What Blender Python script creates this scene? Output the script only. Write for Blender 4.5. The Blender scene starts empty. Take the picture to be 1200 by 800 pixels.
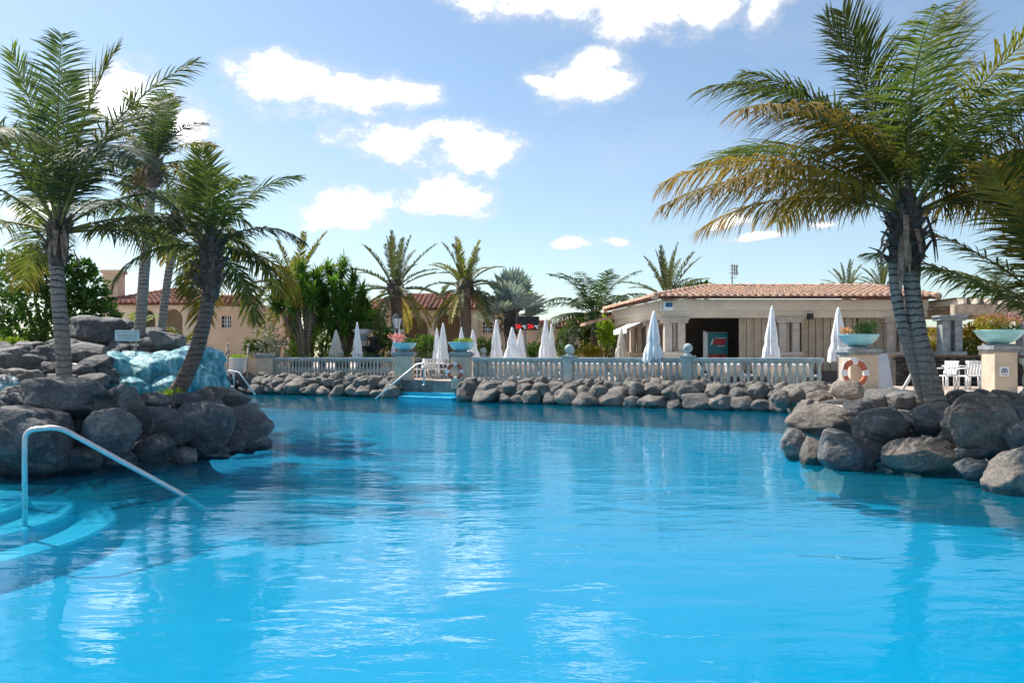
import bpy, bmesh, math, random
from mathutils import Vector, Matrix, noise as mnoise
from mathutils.geometry import tessellate_polygon
R = math.radians
scene = bpy.context.scene
COL = scene.collection

# ------------------------------------------------------------------ camera
F = 933.0          # focal length in pixels of the 1200 px wide photograph
EYE = 1.75         # eye height above the water
HZ = 418.0         # horizon row
cam_d = bpy.data.cameras.new('camera')
cam = bpy.data.objects.new('camera', cam_d)
COL.objects.link(cam)
cam.location = (0, 0, EYE)
cam.rotation_euler = (R(90), 0, 0)
cam_d.sensor_width = 36.0
cam_d.lens = 36.0 * F / 1200.0
cam_d.shift_y = (HZ - 400.0) / 1200.0
cam_d.clip_start = 0.05
cam_d.clip_end = 5000
scene.camera = cam

# ------------------------------------------------------------------ world, sun, exposure
SUN_EL = R(53)
SUN_AZ = R(-56)     # clockwise from +Y: the sun stands to the left and a little behind the scene
SKY_STR = 0.108
world = bpy.data.worlds.new('World')
scene.world = world
world.use_nodes = True
def build_world():
    nt = world.node_tree; N = nt.nodes; L = nt.links
    N.clear()
    out = N.new('ShaderNodeOutputWorld'); bg = N.new('ShaderNodeBackground')
    bg.inputs['Strength'].default_value = SKY_STR
    L.new(bg.outputs[0], out.inputs[0])
    sky = N.new('ShaderNodeTexSky'); sky.sky_type = 'NISHITA'
    sky.sun_disc = False; sky.sun_elevation = SUN_EL; sky.sun_rotation = SUN_AZ
    sky.altitude = 50; sky.air_density = 1.0; sky.dust_density = 0.8; sky.ozone_density = 1.8
    tc = N.new('ShaderNodeTexCoord')
    sep = N.new('ShaderNodeSeparateXYZ'); L.new(tc.outputs['Generated'], sep.inputs[0])
    az = N.new('ShaderNodeMath'); az.operation = 'ARCTAN2'
    L.new(sep.outputs[0], az.inputs[0]); L.new(sep.outputs[1], az.inputs[1])
    el = N.new('ShaderNodeMath'); el.operation = 'ARCSINE'; L.new(sep.outputs[2], el.inputs[0])
    cmb = N.new('ShaderNodeCombineXYZ'); L.new(az.outputs[0], cmb.inputs[0]); L.new(el.outputs[0], cmb.inputs[1])
    # billow the coordinates so the outlines puff
    def noise(scale, detail, rough, vec, zoff=0.0):
        mp = N.new('ShaderNodeMapping'); mp.inputs['Location'].default_value = (0, 0, zoff)
        L.new(vec, mp.inputs[0])
        n = N.new('ShaderNodeTexNoise'); n.inputs['Scale'].default_value = scale
        n.inputs['Detail'].default_value = detail; n.inputs['Roughness'].default_value = rough
        L.new(mp.outputs[0], n.inputs['Vector']); return n
    dn = noise(9.0, 3, 0.5, cmb.outputs[0], 3.1)
    dsub = N.new('ShaderNodeVectorMath'); dsub.operation = 'SUBTRACT'; dsub.inputs[1].default_value = (.5, .5, .5)
    L.new(dn.outputs['Color'], dsub.inputs[0])
    dsc = N.new('ShaderNodeVectorMath'); dsc.operation = 'MULTIPLY'; dsc.inputs[1].default_value = (.05, .035, 0)
    L.new(dsub.outputs[0], dsc.inputs[0])
    vec = N.new('ShaderNodeVectorMath'); vec.operation = 'ADD'
    L.new(cmb.outputs[0], vec.inputs[0]); L.new(dsc.outputs[0], vec.inputs[1])
    blobs = []
    def px(x, y, rx, ry):
        a = math.atan((x-600)/F); e = math.atan((HZ-y)/F*math.cos(a))
        blobs.append((a, e, rx/F*math.cos(a)**2, ry/F*math.cos(e)))
    for b in [(330,102,72,34),(400,110,95,30),(468,108,55,20),(336,80,28,22),(462,172,76,30),(548,178,88,28),(520,156,50,18),
              (412,244,70,27),(525,238,62,24),(516,218,32,18),(630,0,105,26),(742,10,110,38),(690,4,90,30),(832,8,62,28),(895,16,40,22),
              (690,98,72,26),(628,96,26,10),(704,70,30,14),(140,115,62,40),(218,142,46,38),(672,286,34,11),
              (720,284,20,8),(852,264,28,9),(885,281,38,5),(962,266,20,5),(40,250,60,12)]:
        px(*b)
    rc = random.Random(4)
    for i in range(14):                      # the same fair-weather clouds go on all round
        a = rc.uniform(-3.14, 3.14)
        if abs(a) < 0.72: a += 1.5 if a > 0 else -1.5
        e = rc.uniform(.10, .62); w = rc.uniform(.05, .14)
        blobs.append((a, e, w, w*rc.uniform(.3, .42))); blobs.append((a+w*.7, e-.01, w*.8, w*.28))
    for a, e in [(-.42,.66),(.08,.72),(.4,.62),(-.12,.85),(.5,.9)]:
        blobs.append((a, e, .12, .05)); blobs.append((a+.08, e+.015, .09, .035))
    prev = None
    for a, e, ra, re in blobs:
        ma = N.new('ShaderNodeVectorMath'); ma.operation = 'MULTIPLY_ADD'
        ma.inputs[1].default_value = (1/ra, 1/re, 0); ma.inputs[2].default_value = (-a/ra, -e/re, 0)
        L.new(vec.outputs[0], ma.inputs[0])
        ln = N.new('ShaderNodeVectorMath'); ln.operation = 'LENGTH'; L.new(ma.outputs[0], ln.inputs[0])
        if prev is None: prev = ln.outputs['Value']
        else:
            m = N.new('ShaderNodeMath'); m.operation = 'SMOOTH_MIN'; m.inputs[2].default_value = .25
            L.new(prev, m.inputs[0]); L.new(ln.outputs['Value'], m.inputs[1]); prev = m.outputs[0]
    mp = N.new('ShaderNodeMapping'); mp.inputs['Scale'].default_value = (1, 1.5, 1); L.new(cmb.outputs[0], mp.inputs[0])
    n1 = noise(15, 6, .66, mp.outputs[0], .4)
    n2 = noise(3.5, 5, .6, mp.outputs[0], 7.7)
    # density = 1 - r + 1.7*(noise-.5)
    d1 = N.new('ShaderNodeMath'); d1.operation = 'MULTIPLY_ADD'; d1.inputs[1].default_value = 2.6; d1.inputs[2].default_value = .02
    L.new(n1.outputs[0], d1.inputs[0])
    d2 = N.new('ShaderNodeMath'); d2.operation = 'SUBTRACT'; L.new(d1.outputs[0], d2.inputs[0]); L.new(prev, d2.inputs[1])
    mr = N.new('ShaderNodeMapRange'); mr.interpolation_type = 'SMOOTHSTEP'
    mr.inputs['From Min'].default_value = 0.0; mr.inputs['From Max'].default_value = 1.25
    L.new(d2.outputs[0], mr.inputs[0])
    # thin veil streaks
    mpv = N.new('ShaderNodeMapping'); mpv.inputs['Scale'].default_value = (1, 3.2, 1); L.new(cmb.outputs[0], mpv.inputs[0])
    nv = noise(2.3, 6, .62, mpv.outputs[0], 1.9)
    mv = N.new('ShaderNodeMapRange'); mv.inputs['From Min'].default_value = .47; mv.inputs['From Max'].default_value = .8
    mv.inputs['To Max'].default_value = .22
    L.new(nv.outputs[0], mv.inputs[0])
    mx = N.new('ShaderNodeMath'); mx.operation = 'MAXIMUM'; L.new(mr.outputs[0], mx.inputs[0]); L.new(mv.outputs[0], mx.inputs[1])
    # cloud body colour: white, slightly grey where thick
    cr = N.new('ShaderNodeMapRange'); cr.inputs['From Min'].default_value = .35; cr.inputs['From Max'].default_value = .7
    cr.inputs['To Min'].default_value = 21; cr.inputs['To Max'].default_value = 15
    L.new(n2.outputs[0], cr.inputs[0])
    dm = N.new('ShaderNodeMapRange'); dm.interpolation_type = 'SMOOTHSTEP'; dm.inputs['From Min'].default_value = .45; dm.inputs['From Max'].default_value = 1.3
    dm.inputs['To Min'].default_value = 5.0; L.new(d2.outputs[0], dm.inputs[0]); L.new(cr.outputs[0], dm.inputs['To Max']); cr = dm
    cc = N.new('ShaderNodeCombineColor')
    for i, k in enumerate((1.0, 1.0, 1.02)):
        m = N.new('ShaderNodeMath'); m.operation = 'MULTIPLY'; m.inputs[1].default_value = k
        L.new(cr.outputs[0], m.inputs[0]); L.new(m.outputs[0], cc.inputs[i])
    tint = N.new('ShaderNodeMix'); tint.data_type = 'RGBA'; tint.blend_type = 'MULTIPLY'; tint.inputs['Factor'].default_value = 1
    L.new(sky.outputs[0], tint.inputs['A']); tint.inputs['B'].default_value = (.95, .985, .955, 1)
    mix = N.new('ShaderNodeMix'); mix.data_type = 'RGBA'
    L.new(mx.outputs[0], mix.inputs['Factor']); L.new(tint.outputs['Result'], mix.inputs['A']); L.new(cc.outputs[0], mix.inputs['B'])
    L.new(mix.outputs['Result'], bg.inputs['Color'])
build_world()
sun_d = bpy.data.lights.new('sun', 'SUN')
sun_d.energy = 4.2; sun_d.angle = R(.53); sun_d.color = (1, .95, .87)
sun = bpy.data.objects.new('sun', sun_d); COL.objects.link(sun)
SDIR = Vector((math.sin(SUN_AZ)*math.cos(SUN_EL), math.cos(SUN_AZ)*math.cos(SUN_EL), math.sin(SUN_EL)))
sun.rotation_euler = SDIR.to_track_quat('Z', 'Y').to_euler()
sun.location = (-20, 20, 30)
vs = scene.view_settings
vs.view_transform = 'Standard'; vs.look = 'None'; vs.exposure = 0.74; vs.gamma = 1; vs.use_curve_mapping = False
scene.cycles.use_denoising = True; scene.cycles.use_light_tree = False
scene.cycles.max_bounces = 5; scene.cycles.transparent_max_bounces = 8
scene.cycles.diffuse_bounces = 3; scene.cycles.glossy_bounces = 3; scene.cycles.caustics_reflective = False; scene.cycles.caustics_refractive = False
scene.cycles.sample_clamp_indirect = 6

# ------------------------------------------------------------------ helpers
def W(px, py, d): return Vector(((px-600)*d/F, d, EYE-(py-HZ)*d/F))
def PX(px, d): return (px-600)*d/F
class MB:
    def __init__(s): s.v = []; s.f = []; s.m = []; s.a = []; s.attr = False
    def add(s, vs_, fs_, m=0, at=None):
        o = len(s.v); s.v += [tuple(p) for p in vs_]
        s.f += [tuple(i+o for i in f) for f in fs_]; s.m += [m]*len(fs_)
        s.a += (list(at) if at is not None else [0.0]*len(vs_))
        if at is not None: s.attr = True
    def box(s, x0, x1, y0, y1, z0, z1, m=0):
        s.add([(x0,y0,z0),(x1,y0,z0),(x1,y1,z0),(x0,y1,z0),(x0,y0,z1),(x1,y0,z1),(x1,y1,z1),(x0,y1,z1)],
              [(0,3,2,1),(4,5,6,7),(0,1,5,4),(1,2,6,5),(2,3,7,6),(3,0,4,7)], m)
    def obox(s, c, ux, hx, uy, hy, hz, m=0):
        c = Vector(c); ux = Vector(ux).normalized(); uy = Vector(uy).normalized(); uz = ux.cross(uy).normalized()
        P = []
        for sz in (-1, 1):
            for sx, sy in ((-1,-1),(1,-1),(1,1),(-1,1)): P.append(c+ux*hx*sx+uy*hy*sy+uz*hz*sz)
        s.add(P, [(0,3,2,1),(4,5,6,7),(0,1,5,4),(1,2,6,5),(2,3,7,6),(3,0,4,7)], m)
    def tube(s, pts, rad, n=8, m=0, at=None, cap=True, wob=None):
        pts = [Vector(p) for p in pts]; k = len(pts)
        if not hasattr(rad, '__len__'): rad = [rad]*k
        ref = Vector((0, 0, 1)); V = []; A = []
        t0 = (pts[1]-pts[0]).normalized()
        if abs(t0.dot(ref)) > .9: ref = Vector((0, 1, 0))
        x = t0.cross(ref).normalized()
        for i, p in enumerate(pts):
            t = (pts[min(i+1, k-1)]-pts[max(i-1, 0)]).normalized()
            x = (x-t*x.dot(t)).normalized(); y = t.cross(x)
            for j in range(n):
                a = 2*math.pi*j/n; r = rad[i]*(wob(i, j) if wob else 1)
                V.append(p+(x*math.cos(a)+y*math.sin(a))*r); A.append(at[i] if at else 0)
        Fc = [(i*n+j, i*n+(j+1) % n, (i+1)*n+(j+1) % n, (i+1)*n+j) for i in range(k-1) for j in range(n)]
        if cap: Fc += [tuple(range(n-1, -1, -1)), tuple(range((k-1)*n, k*n))]
        s.add(V, Fc, m, A if at else None)
    def lathe(s, prof, n=16, m=0, c=(0, 0, 0), wob=None):
        V = []
        for i, (r, z) in enumerate(prof):
            for j in range(n):
                a = 2*math.pi*j/n; q = r*(wob(i, j) if wob else 1)
                V.append((c[0]+q*math.cos(a), c[1]+q*math.sin(a), c[2]+z))
        k = len(prof)
        Fc = [(i*n+j, i*n+(j+1) % n, (i+1)*n+(j+1) % n, (i+1)*n+j) for i in range(k-1) for j in range(n)]
        Fc += [tuple(range(n-1, -1, -1)), tuple(range((k-1)*n, k*n))]
        s.add(V, Fc, m)
    def mesh(s, name, mats, smooth=False):
        me = bpy.data.meshes.new(name); me.from_pydata(s.v, [], s.f); me.update()
        for mt in (mats if isinstance(mats, (list, tuple)) else [mats]): me.materials.append(mt)
        me.polygons.foreach_set('material_index', s.m)
        if smooth: me.polygons.foreach_set('use_smooth', [True]*len(s.f))
        if s.attr:
            at = me.attributes.new('tip', 'FLOAT', 'POINT'); at.data.foreach_set('value', s.a)
        return me
    def build(s, name, mats, parent=None, smooth=False, bevel=0):
        o = link(name, s.mesh(name, mats, smooth), parent)
        if bevel:
            b = o.modifiers.new('bevel', 'BEVEL'); b.width = bevel; b.segments = 2; b.limit_method = 'ANGLE'
        return o
def link(name, me, parent=None, loc=None, rot=None, sc=None):
    o = bpy.data.objects.new(name, me); COL.objects.link(o)
    if parent: o.parent = parent
    if loc is not None: o.location = loc
    if rot is not None: o.rotation_euler = rot
    if sc is not None: o.scale = sc
    return o
def tag(o, label=None, cat=None, group=None, kind=None):
    if label: o['label'] = label
    if cat: o['category'] = cat
    if group: o['group'] = group
    if kind: o['kind'] = kind
    return o
def thing(name, label, cat, loc=(0, 0, 0), rz=0, group=None):
    return tag(link(name, None, None, loc, (0, 0, rz)), label, cat, group)

# ------------------------------------------------------------------ materials
def new_mat(name):
    m = bpy.data.materials.new(name); m.use_nodes = True; nt = m.node_tree; nt.nodes.clear()
    out = nt.nodes.new('ShaderNodeOutputMaterial'); return m, nt, out
def lk(nt, a, b): nt.links.new(a, b)
def nz(nt, scale, detail=5, rough=.55, vec=None, dim='3D'):
    n = nt.nodes.new('ShaderNodeTexNoise'); n.inputs['Scale'].default_value = scale
    n.inputs['Detail'].default_value = detail; n.inputs['Roughness'].default_value = rough
    if vec is not None: lk(nt, vec, n.inputs['Vector'])
    return n
def ramp(nt, fac, stops):
    r = nt.nodes.new('ShaderNodeValToRGB'); e = r.color_ramp.elements
    while len(e) < len(stops): e.new(.5)
    for i, (p, c) in enumerate(stops): e[i].position = p; e[i].color = (*c, 1)
    lk(nt, fac, r.inputs[0]); return r
def mixc(nt, fac, a, b, mode='MIX'):
    m = nt.nodes.new('ShaderNodeMix'); m.data_type = 'RGBA'; m.blend_type = mode
    for k, v in (('Factor', fac), ('A', a), ('B', b)):
        if hasattr(v, 'links') or hasattr(v, 'is_linked'): lk(nt, v, m.inputs[k])
        elif isinstance(v, (int, float)): m.inputs[k].default_value = v
        else: m.inputs[k].default_value = (*v, 1)
    return m.outputs['Result']
def bump(nt, h, strength, dist=.02, normal=None):
    b = nt.nodes.new('ShaderNodeBump'); b.inputs['Strength'].default_value = strength; b.inputs['Distance'].default_value = dist
    lk(nt, h, b.inputs['Height'])
    if normal is not None: lk(nt, normal, b.inputs['Normal'])
    return b.outputs[0]
def prin(nt, out, col, rough=.7, nrm=None, spec=.4, metal=0):
    p = nt.nodes.new('ShaderNodeBsdfPrincipled')
    if hasattr(col, 'is_linked'): lk(nt, col, p.inputs['Base Color'])
    else: p.inputs['Base Color'].default_value = (*col, 1)
    if hasattr(rough, 'is_linked'): lk(nt, rough, p.inputs['Roughness'])
    else: p.inputs['Roughness'].default_value = rough
    p.inputs['Specular IOR Level'].default_value = spec; p.inputs['Metallic'].default_value = metal
    if nrm is not None: lk(nt, nrm, p.inputs['Normal'])
    lk(nt, p.outputs[0], out.inputs[0]); return p
def coords(nt, kind='Object'):
    return nt.nodes.new('ShaderNodeTexCoord').outputs[kind]
def geopos(nt): return nt.nodes.new('ShaderNodeNewGeometry').outputs['Position']
def objrand(nt): return nt.nodes.new('ShaderNodeObjectInfo').outputs['Random']
def simple(name, col, rough=.6, var=.12, scale=3, bmp=.05, spec=.35, metal=0, randvar=0):
    m, nt, out = new_mat(name); pos = geopos(nt)
    n = nz(nt, scale, 6, .6, pos)
    dk = tuple(c*(1-var*1.6) for c in col); lt = tuple(min(1, c*(1+var)) for c in col)
    c = ramp(nt, n.outputs[0], [(.3, dk), (.68, lt)]).outputs[0]
    if randvar:
        mr = nt.nodes.new('ShaderNodeMapRange'); mr.inputs['To Min'].default_value = 1-randvar; mr.inputs['To Max'].default_value = 1+randvar
        lk(nt, objrand(nt), mr.inputs[0])
        h = nt.nodes.new('ShaderNodeHueSaturation'); lk(nt, mr.outputs[0], h.inputs['Value']); lk(nt, c, h.inputs['Color']); c = h.outputs[0]
    n2 = nz(nt, scale*9, 4, .6, pos)
    prin(nt, out, c, rough, bump(nt, n2.outputs[0], bmp*2, .01) if bmp else None, spec, metal)
    return m
def rock_mat(name, cols, rscale=1.0, teal=None, rough=.66, bs=.68):
    m, nt, out = new_mat(name); pos = geopos(nt); rnd = objrand(nt)
    off = nt.nodes.new('ShaderNodeVectorMath'); off.operation = 'MULTIPLY_ADD'
    cx = nt.nodes.new('ShaderNodeCombineXYZ'); 
    for i in range(3): lk(nt, rnd, cx.inputs[i])
    lk(nt, cx.outputs[0], off.inputs[0]); off.inputs[1].default_value = (37, 53, 71); lk(nt, pos, off.inputs[2])
    v = off.outputs[0]
    big = nz(nt, 1.9*rscale, 6, .62, v); fine = nz(nt, 24*rscale, 5, .7, v); mid = nz(nt, 7*rscale, 6, .65, v)
    c = ramp(nt, big.outputs[0], [(.34, cols[0]), (.5, cols[1]), (.66, cols[2])]).outputs[0]
    c2 = ramp(nt, rnd, [(0, cols[1]), (.45, cols[0]), (.8, cols[3]), (1, cols[2])]).outputs[0]
    c = mixc(nt, .42, c, c2)
    spk = ramp(nt, fine.outputs[0], [(.36, (.45, .45, .45)), (.5, (1, 1, 1)), (.68, (1.35, 1.33, 1.3))]).outputs[0]
    c = mixc(nt, .8, c, spk, 'MULTIPLY')
    # pale mineral blotches and lichen
    blo = ramp(nt, mid.outputs[0], [(.56, (0, 0, 0)), (.72, (1, 1, 1))]).outputs[0]
    sc = nt.nodes.new('ShaderNodeMath'); sc.operation = 'MULTIPLY'; sc.inputs[1].default_value = .45; lk(nt, blo, sc.inputs[0])
    c = mixc(nt, sc.outputs[0], c, cols[4])
    if teal:
        mp = nt.nodes.new('ShaderNodeMapping'); mp.inputs['Scale'].default_value = (5, 5, .7); lk(nt, pos, mp.inputs[0])
        st = nz(nt, 1.6, 5, .6, mp.outputs[0])
        t = ramp(nt, st.outputs[0], [(.32, teal[0]), (.5, teal[1]), (.68, teal[2])]).outputs[0]
        tf = ramp(nt, nz(nt, 1.3, 3, .5, v).outputs[0], [(.26, (0, 0, 0)), (.4, (1, 1, 1))]).outputs[0]
        c = mixc(nt, tf, c, t)
    vor = nt.nodes.new('ShaderNodeTexVoronoi'); vor.feature = 'DISTANCE_TO_EDGE'; vor.inputs['Scale'].default_value = 2.2*rscale
    wv = nt.nodes.new('ShaderNodeVectorMath'); wv.operation = 'MULTIPLY_ADD'; lk(nt, mid.outputs['Color'], wv.inputs[0]); wv.inputs[1].default_value = (.35,)*3; lk(nt, v, wv.inputs[2])
    lk(nt, wv.outputs[0], vor.inputs['Vector'])
    ck = nt.nodes.new('ShaderNodeMapRange'); ck.inputs['From Max'].default_value = .05; lk(nt, vor.outputs['Distance'], ck.inputs[0])
    b1 = bump(nt, mid.outputs[0], bs, .10); b2 = bump(nt, fine.outputs[0], bs*.7, .03, b1); b3 = bump(nt, ck.outputs[0], .4, .035, b2)
    sz = nt.nodes.new('ShaderNodeSeparateXYZ'); lk(nt, pos, sz.inputs[0])
    wt = nt.nodes.new('ShaderNodeMath'); wt.operation = 'MULTIPLY_ADD'; lk(nt, mid.outputs[0], wt.inputs[0]); wt.inputs[1].default_value = -.22; lk(nt, sz.outputs[2], wt.inputs[2])
    wm = nt.nodes.new('ShaderNodeMapRange'); wm.inputs['From Min'].default_value = -.05; wm.inputs['From Max'].default_value = .02; wm.inputs['To Min'].default_value = 1; wm.inputs['To Max'].default_value = 0; lk(nt, wt.outputs[0], wm.inputs[0])
    wet = mixc(nt, 1.0, c, (.38, .40, .42), 'MULTIPLY'); c = mixc(nt, wm.outputs[0], c, wet)     # water-soaked stone at the waterline
    rg = nt.nodes.new('ShaderNodeMapRange'); rg.inputs['To Min'].default_value = rough; rg.inputs['To Max'].default_value = .25; lk(nt, wm.outputs[0], rg.inputs[0])
    prin(nt, out, c, rg.outputs[0], b3, .4); return m
def leaf_mat(name, base, tipc, trans=.35, rough=.58, var=.25):
    m, nt, out = new_mat(name); pos = geopos(nt); rnd = objrand(nt)
    a = nt.nodes.new('ShaderNodeAttribute'); a.attribute_name = 'tip'
    n = nz(nt, 1.7, 3, .5, pos)
    dk = tuple(c*(1-var) for c in base); lt = tuple(c*(1+var) for c in base)
    c = ramp(nt, n.outputs[0], [(.3, dk), (.7, lt)]).outputs[0]
    c = mixc(nt, a.outputs['Fac'], c, tipc)
    mr = nt.nodes.new('ShaderNodeMapRange'); mr.inputs['To Min'].default_value = .75; mr.inputs['To Max'].default_value = 1.25; lk(nt, rnd, mr.inputs[0])
    h = nt.nodes.new('ShaderNodeHueSaturation'); lk(nt, mr.outputs[0], h.inputs['Value']); lk(nt, c, h.inputs['Color'])
    p = nt.nodes.new('ShaderNodeBsdfPrincipled'); lk(nt, h.outputs[0], p.inputs['Base Color']); p.inputs['Roughness'].default_value = rough
    p.inputs['Specular IOR Level'].default_value = .3
    t = nt.nodes.new('ShaderNodeBsdfTranslucent')
    tb = mixc(nt, 1.0, h.outputs[0], (1.7, 1.6, .7), 'MULTIPLY'); lk(nt, tb, t.inputs[0])
    ms = nt.nodes.new('ShaderNodeMixShader'); ms.inputs[0].default_value = trans
    lk(nt, p.outputs[0], ms.inputs[1]); lk(nt, t.outputs[0], ms.inputs[2]); lk(nt, ms.outputs[0], out.inputs[0]); return m
def trunk_mat(name, c0, c1, band=9.0):
    m, nt, out = new_mat(name); pos = geopos(nt)
    sp = nt.nodes.new('ShaderNodeSeparateXYZ'); lk(nt, pos, sp.inputs[0])
    nn = nz(nt, 2.2, 4, .6, pos)
    a = nt.nodes.new('ShaderNodeMath'); a.operation = 'MULTIPLY_ADD'; a.inputs[1].default_value = .22; lk(nt, nn.outputs[0], a.inputs[0]); lk(nt, sp.outputs[2], a.inputs[2])
    s = nt.nodes.new('ShaderNodeMath'); s.operation = 'MULTIPLY'; s.inputs[1].default_value = band; lk(nt, a.outputs[0], s.inputs[0])
    fr = nt.nodes.new('ShaderNodeMath'); fr.operation = 'FRACT'; lk(nt, s.outputs[0], fr.inputs[0])
    rc = ramp(nt, fr.outputs[0], [(0, c0), (.14, c0), (.3, c1), (.9, tuple(x*.85 for x in c1)), (1, c0)]).outputs[0]
    mp = nt.nodes.new('ShaderNodeMapping'); mp.inputs['Scale'].default_value = (14, 14, 3); lk(nt, pos, mp.inputs[0])
    fn = nz(nt, 2.5, 5, .7, mp.outputs[0])
    c = mixc(nt, .85, rc, ramp(nt, fn.outputs[0], [(.3, (.5, .5, .5)), (.65, (1.2, 1.2, 1.2))]).outputs[0], 'MULTIPLY')
    wr = nz(nt, 1.1, 5, .65, pos); c = mixc(nt, ramp(nt, wr.outputs[0], [(.38, (0, 0, 0)), (.62, (.75, .75, .75))]).outputs[0], c, mixc(nt, .8, c1, ramp(nt, fn.outputs[0], [(.3, (.45, .43, .4)), (.7, (1.15, 1.1, 1.05))]).outputs[0], 'MULTIPLY'))
    b = bump(nt, fr.outputs[0], .35, .03); b2 = bump(nt, fn.outputs[0], .6, .02, b)
    prin(nt, out, c, .85, b2, .2); return m

M = {}
M['rock'] = rock_mat('basalt_boulder', [(.04, .041, .046), (.115, .114, .118), (.26, .25, .24), (.17, .15, .13), (.38, .37, .35)])
M['rock_brown'] = rock_mat('brown_basalt', [(.07, .06, .052), (.17, .145, .122), (.32, .28, .24), (.23, .18, .14), (.42, .38, .33)])
M['rock_wall'] = rock_mat('pool_edge_boulder', [(.075, .07, .066), (.17, .155, .138), (.33, .295, .25), (.24, .205, .165), (.42, .385, .335)], 1.4)
M['rock_teal'] = rock_mat('painted_waterfall_rock', [(.04, .05, .06), (.08, .12, .14), (.16, .2, .22), (.1, .12, .13), (.3, .38, .4)], 1.2,
                          ((.035, .17, .21), (.11, .40, .46), (.46, .70, .72)), .28, .5)
M['mortar'] = simple('mortar', (.20, .19, .18), .9, .3, 2.5, .3)
M['ground'] = simple('deck_paving', (.46, .38, .31), .85, .14, 1.2, .1)
M['stone'] = simple('balustrade_stone', (.40, .47, .47), .75, .16, 4, .12)
M['stone_cap'] = simple('weathered_cap_stone', (.30, .33, .34), .8, .25, 5, .15)
M['stone_pale'] = simple('pale_cast_stone', (.52, .44, .37), .75, .15, 4, .12)
M['pillar'] = simple('pillar_render', (.62, .52, .40), .85, .14, 2.5, .12)
M['peach'] = simple('peach_render', (.68, .51, .37), .9, .10, .8, .08)
M['peach_pale'] = simple('pale_peach_render', (.73, .61, .48), .9, .10, .8, .08)
M['cream'] = simple('cream_render', (.64, .54, .42), .85, .10, 1.0, .08)
M['fascia'] = simple('white_fascia', (.66, .57, .46), .7, .08, 1.5, .05)
M['shutter'] = simple('beige_shutter', (.44, .345, .25), .7, .1, 3, .05)
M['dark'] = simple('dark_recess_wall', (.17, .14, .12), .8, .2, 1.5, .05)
M['darkwood'] = simple('dark_timber', (.10, .065, .045), .6, .25, 4, .1)
M['woodpale'] = simple('weathered_timber', (.50, .40, .32), .8, .2, 4, .1)
M['stone_dark'] = rock_mat('dark_stone_wall', [(.02, .02, .02), (.045, .04, .036), (.09, .08, .07), (.05, .045, .04), (.12, .11, .1)], 2)
M['tile'] = simple('terracotta_tile', (.56, .35, .245), .8, .30, 5, .15)
M['tile_red'] = simple('old_red_tile', (.36, .16, .115), .8, .35, 3, .15)
M['tile_base'] = simple('roof_underlay', (.20, .085, .06), .9, .2, 3, .1)
M['white'] = simple('white_plastic', (.80, .80, .80), .45, .04, 3, 0)
M['canvas'] = simple('white_canvas', (.84, .84, .85), .85, .05, 4, .1)
M['canvas_beige'] = simple('beige_canvas', (.62, .56, .48), .85, .08, 4, .1)
M['steel'] = simple('brushed_steel', (.62, .62, .62), .42, .05, 6, 0, .5, 1)
M['black_metal'] = simple('black_metal', (.02, .02, .022), .45, .2, 6, 0)
M['grey_metal'] = simple('grey_metal', (.32, .33, .34), .5, .1, 6, 0)
M['bowl'] = simple('turquoise_glazed_bowl', (.30, .66, .74), .3, .14, 2.5, .02, .5)
M['bowl_white'] = simple('white_planter', (.72, .74, .76), .5, .1, 3, .02)
M['orange'] = simple('life_ring_orange', (.46, .13, .07), .55, .18, 5, .03)
M['board'] = simple('grey_blue_board', (.52, .57, .66), .5, .06, 2, 0)
M['signboard'] = simple('pale_blue_sign', (.55, .68, .74), .5, .1, 7, 0)
M['ink'] = simple('faded_print', (.22, .34, .40), .6, .1, 8, 0)
M['blue'] = simple('blue_sign_panel', (.015, .12, .24), .5, .1, 3, 0)
M['navy'] = simple('navy_tile', (.015, .025, .06), .35, .2, 8, .05)
M['teal_panel'] = simple('teal_fridge_print', (.0, .17, .22), .35, .15, 3, 0)
M['fridge_grey'] = simple('fridge_side_grey', (.35, .36, .36), .4, .08, 3, 0)
M['red_print'] = simple('red_print', (.42, .03, .05), .45, .1, 5, 0)
M['food_print'] = simple('dark_red_print', (.30, .045, .02), .45, .9, 14, 0)
M['white_print'] = simple('white_print', (.75, .75, .75), .5, .05, 5, 0)
M['trunk'] = trunk_mat('coconut_trunk', (.055, .048, .045), (.33, .30, .275), 8.5)
M['trunk_dark'] = trunk_mat('leaning_trunk', (.035, .028, .025), (.20, .165, .15), 9)
M['trunk_brown'] = trunk_mat('date_palm_trunk', (.06, .045, .033), (.24, .18, .135), 7)
M['boot'] = simple('palm_leaf_base', (.12, .10, .09), .9, .45, 9, .4, .2)
M['fibre'] = simple('palm_fibre', (.30, .22, .17), .9, .4, 9, .4, .2)
M['bark'] = simple('tree_bark', (.07, .05, .038), .9, .3, 6, .4, .2)
M['coco'] = leaf_mat('coconut_leaf', (.070, .12, .028), (.13, .085, .035), .38)
M['coco_olive'] = leaf_mat('olive_coconut_leaf', (.115, .145, .025), (.26, .14, .03), .42)
M['coco_gold'] = leaf_mat('yellowing_coconut_leaf', (.24, .18, .025), (.22, .11, .035), .42)
M['coco_blue'] = leaf_mat('bluish_coconut_leaf', (.050, .090, .050), (.075, .075, .05), .34)
M['young'] = leaf_mat('young_spear_leaf', (.13, .21, .03), (.2, .26, .05), .4)
M['dry'] = leaf_mat('dry_frond', (.22, .14, .075), (.26, .17, .09), .25)
M['date'] = leaf_mat('date_palm_leaf', (.075, .10, .045), (.14, .13, .06), .28)
M['date_y'] = leaf_mat('yellow_date_leaf', (.25, .22, .06), (.3, .24, .09), .35)
M['silver'] = leaf_mat('silver_fan_leaf', (.24, .32, .34), (.32, .38, .38), .2)
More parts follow.
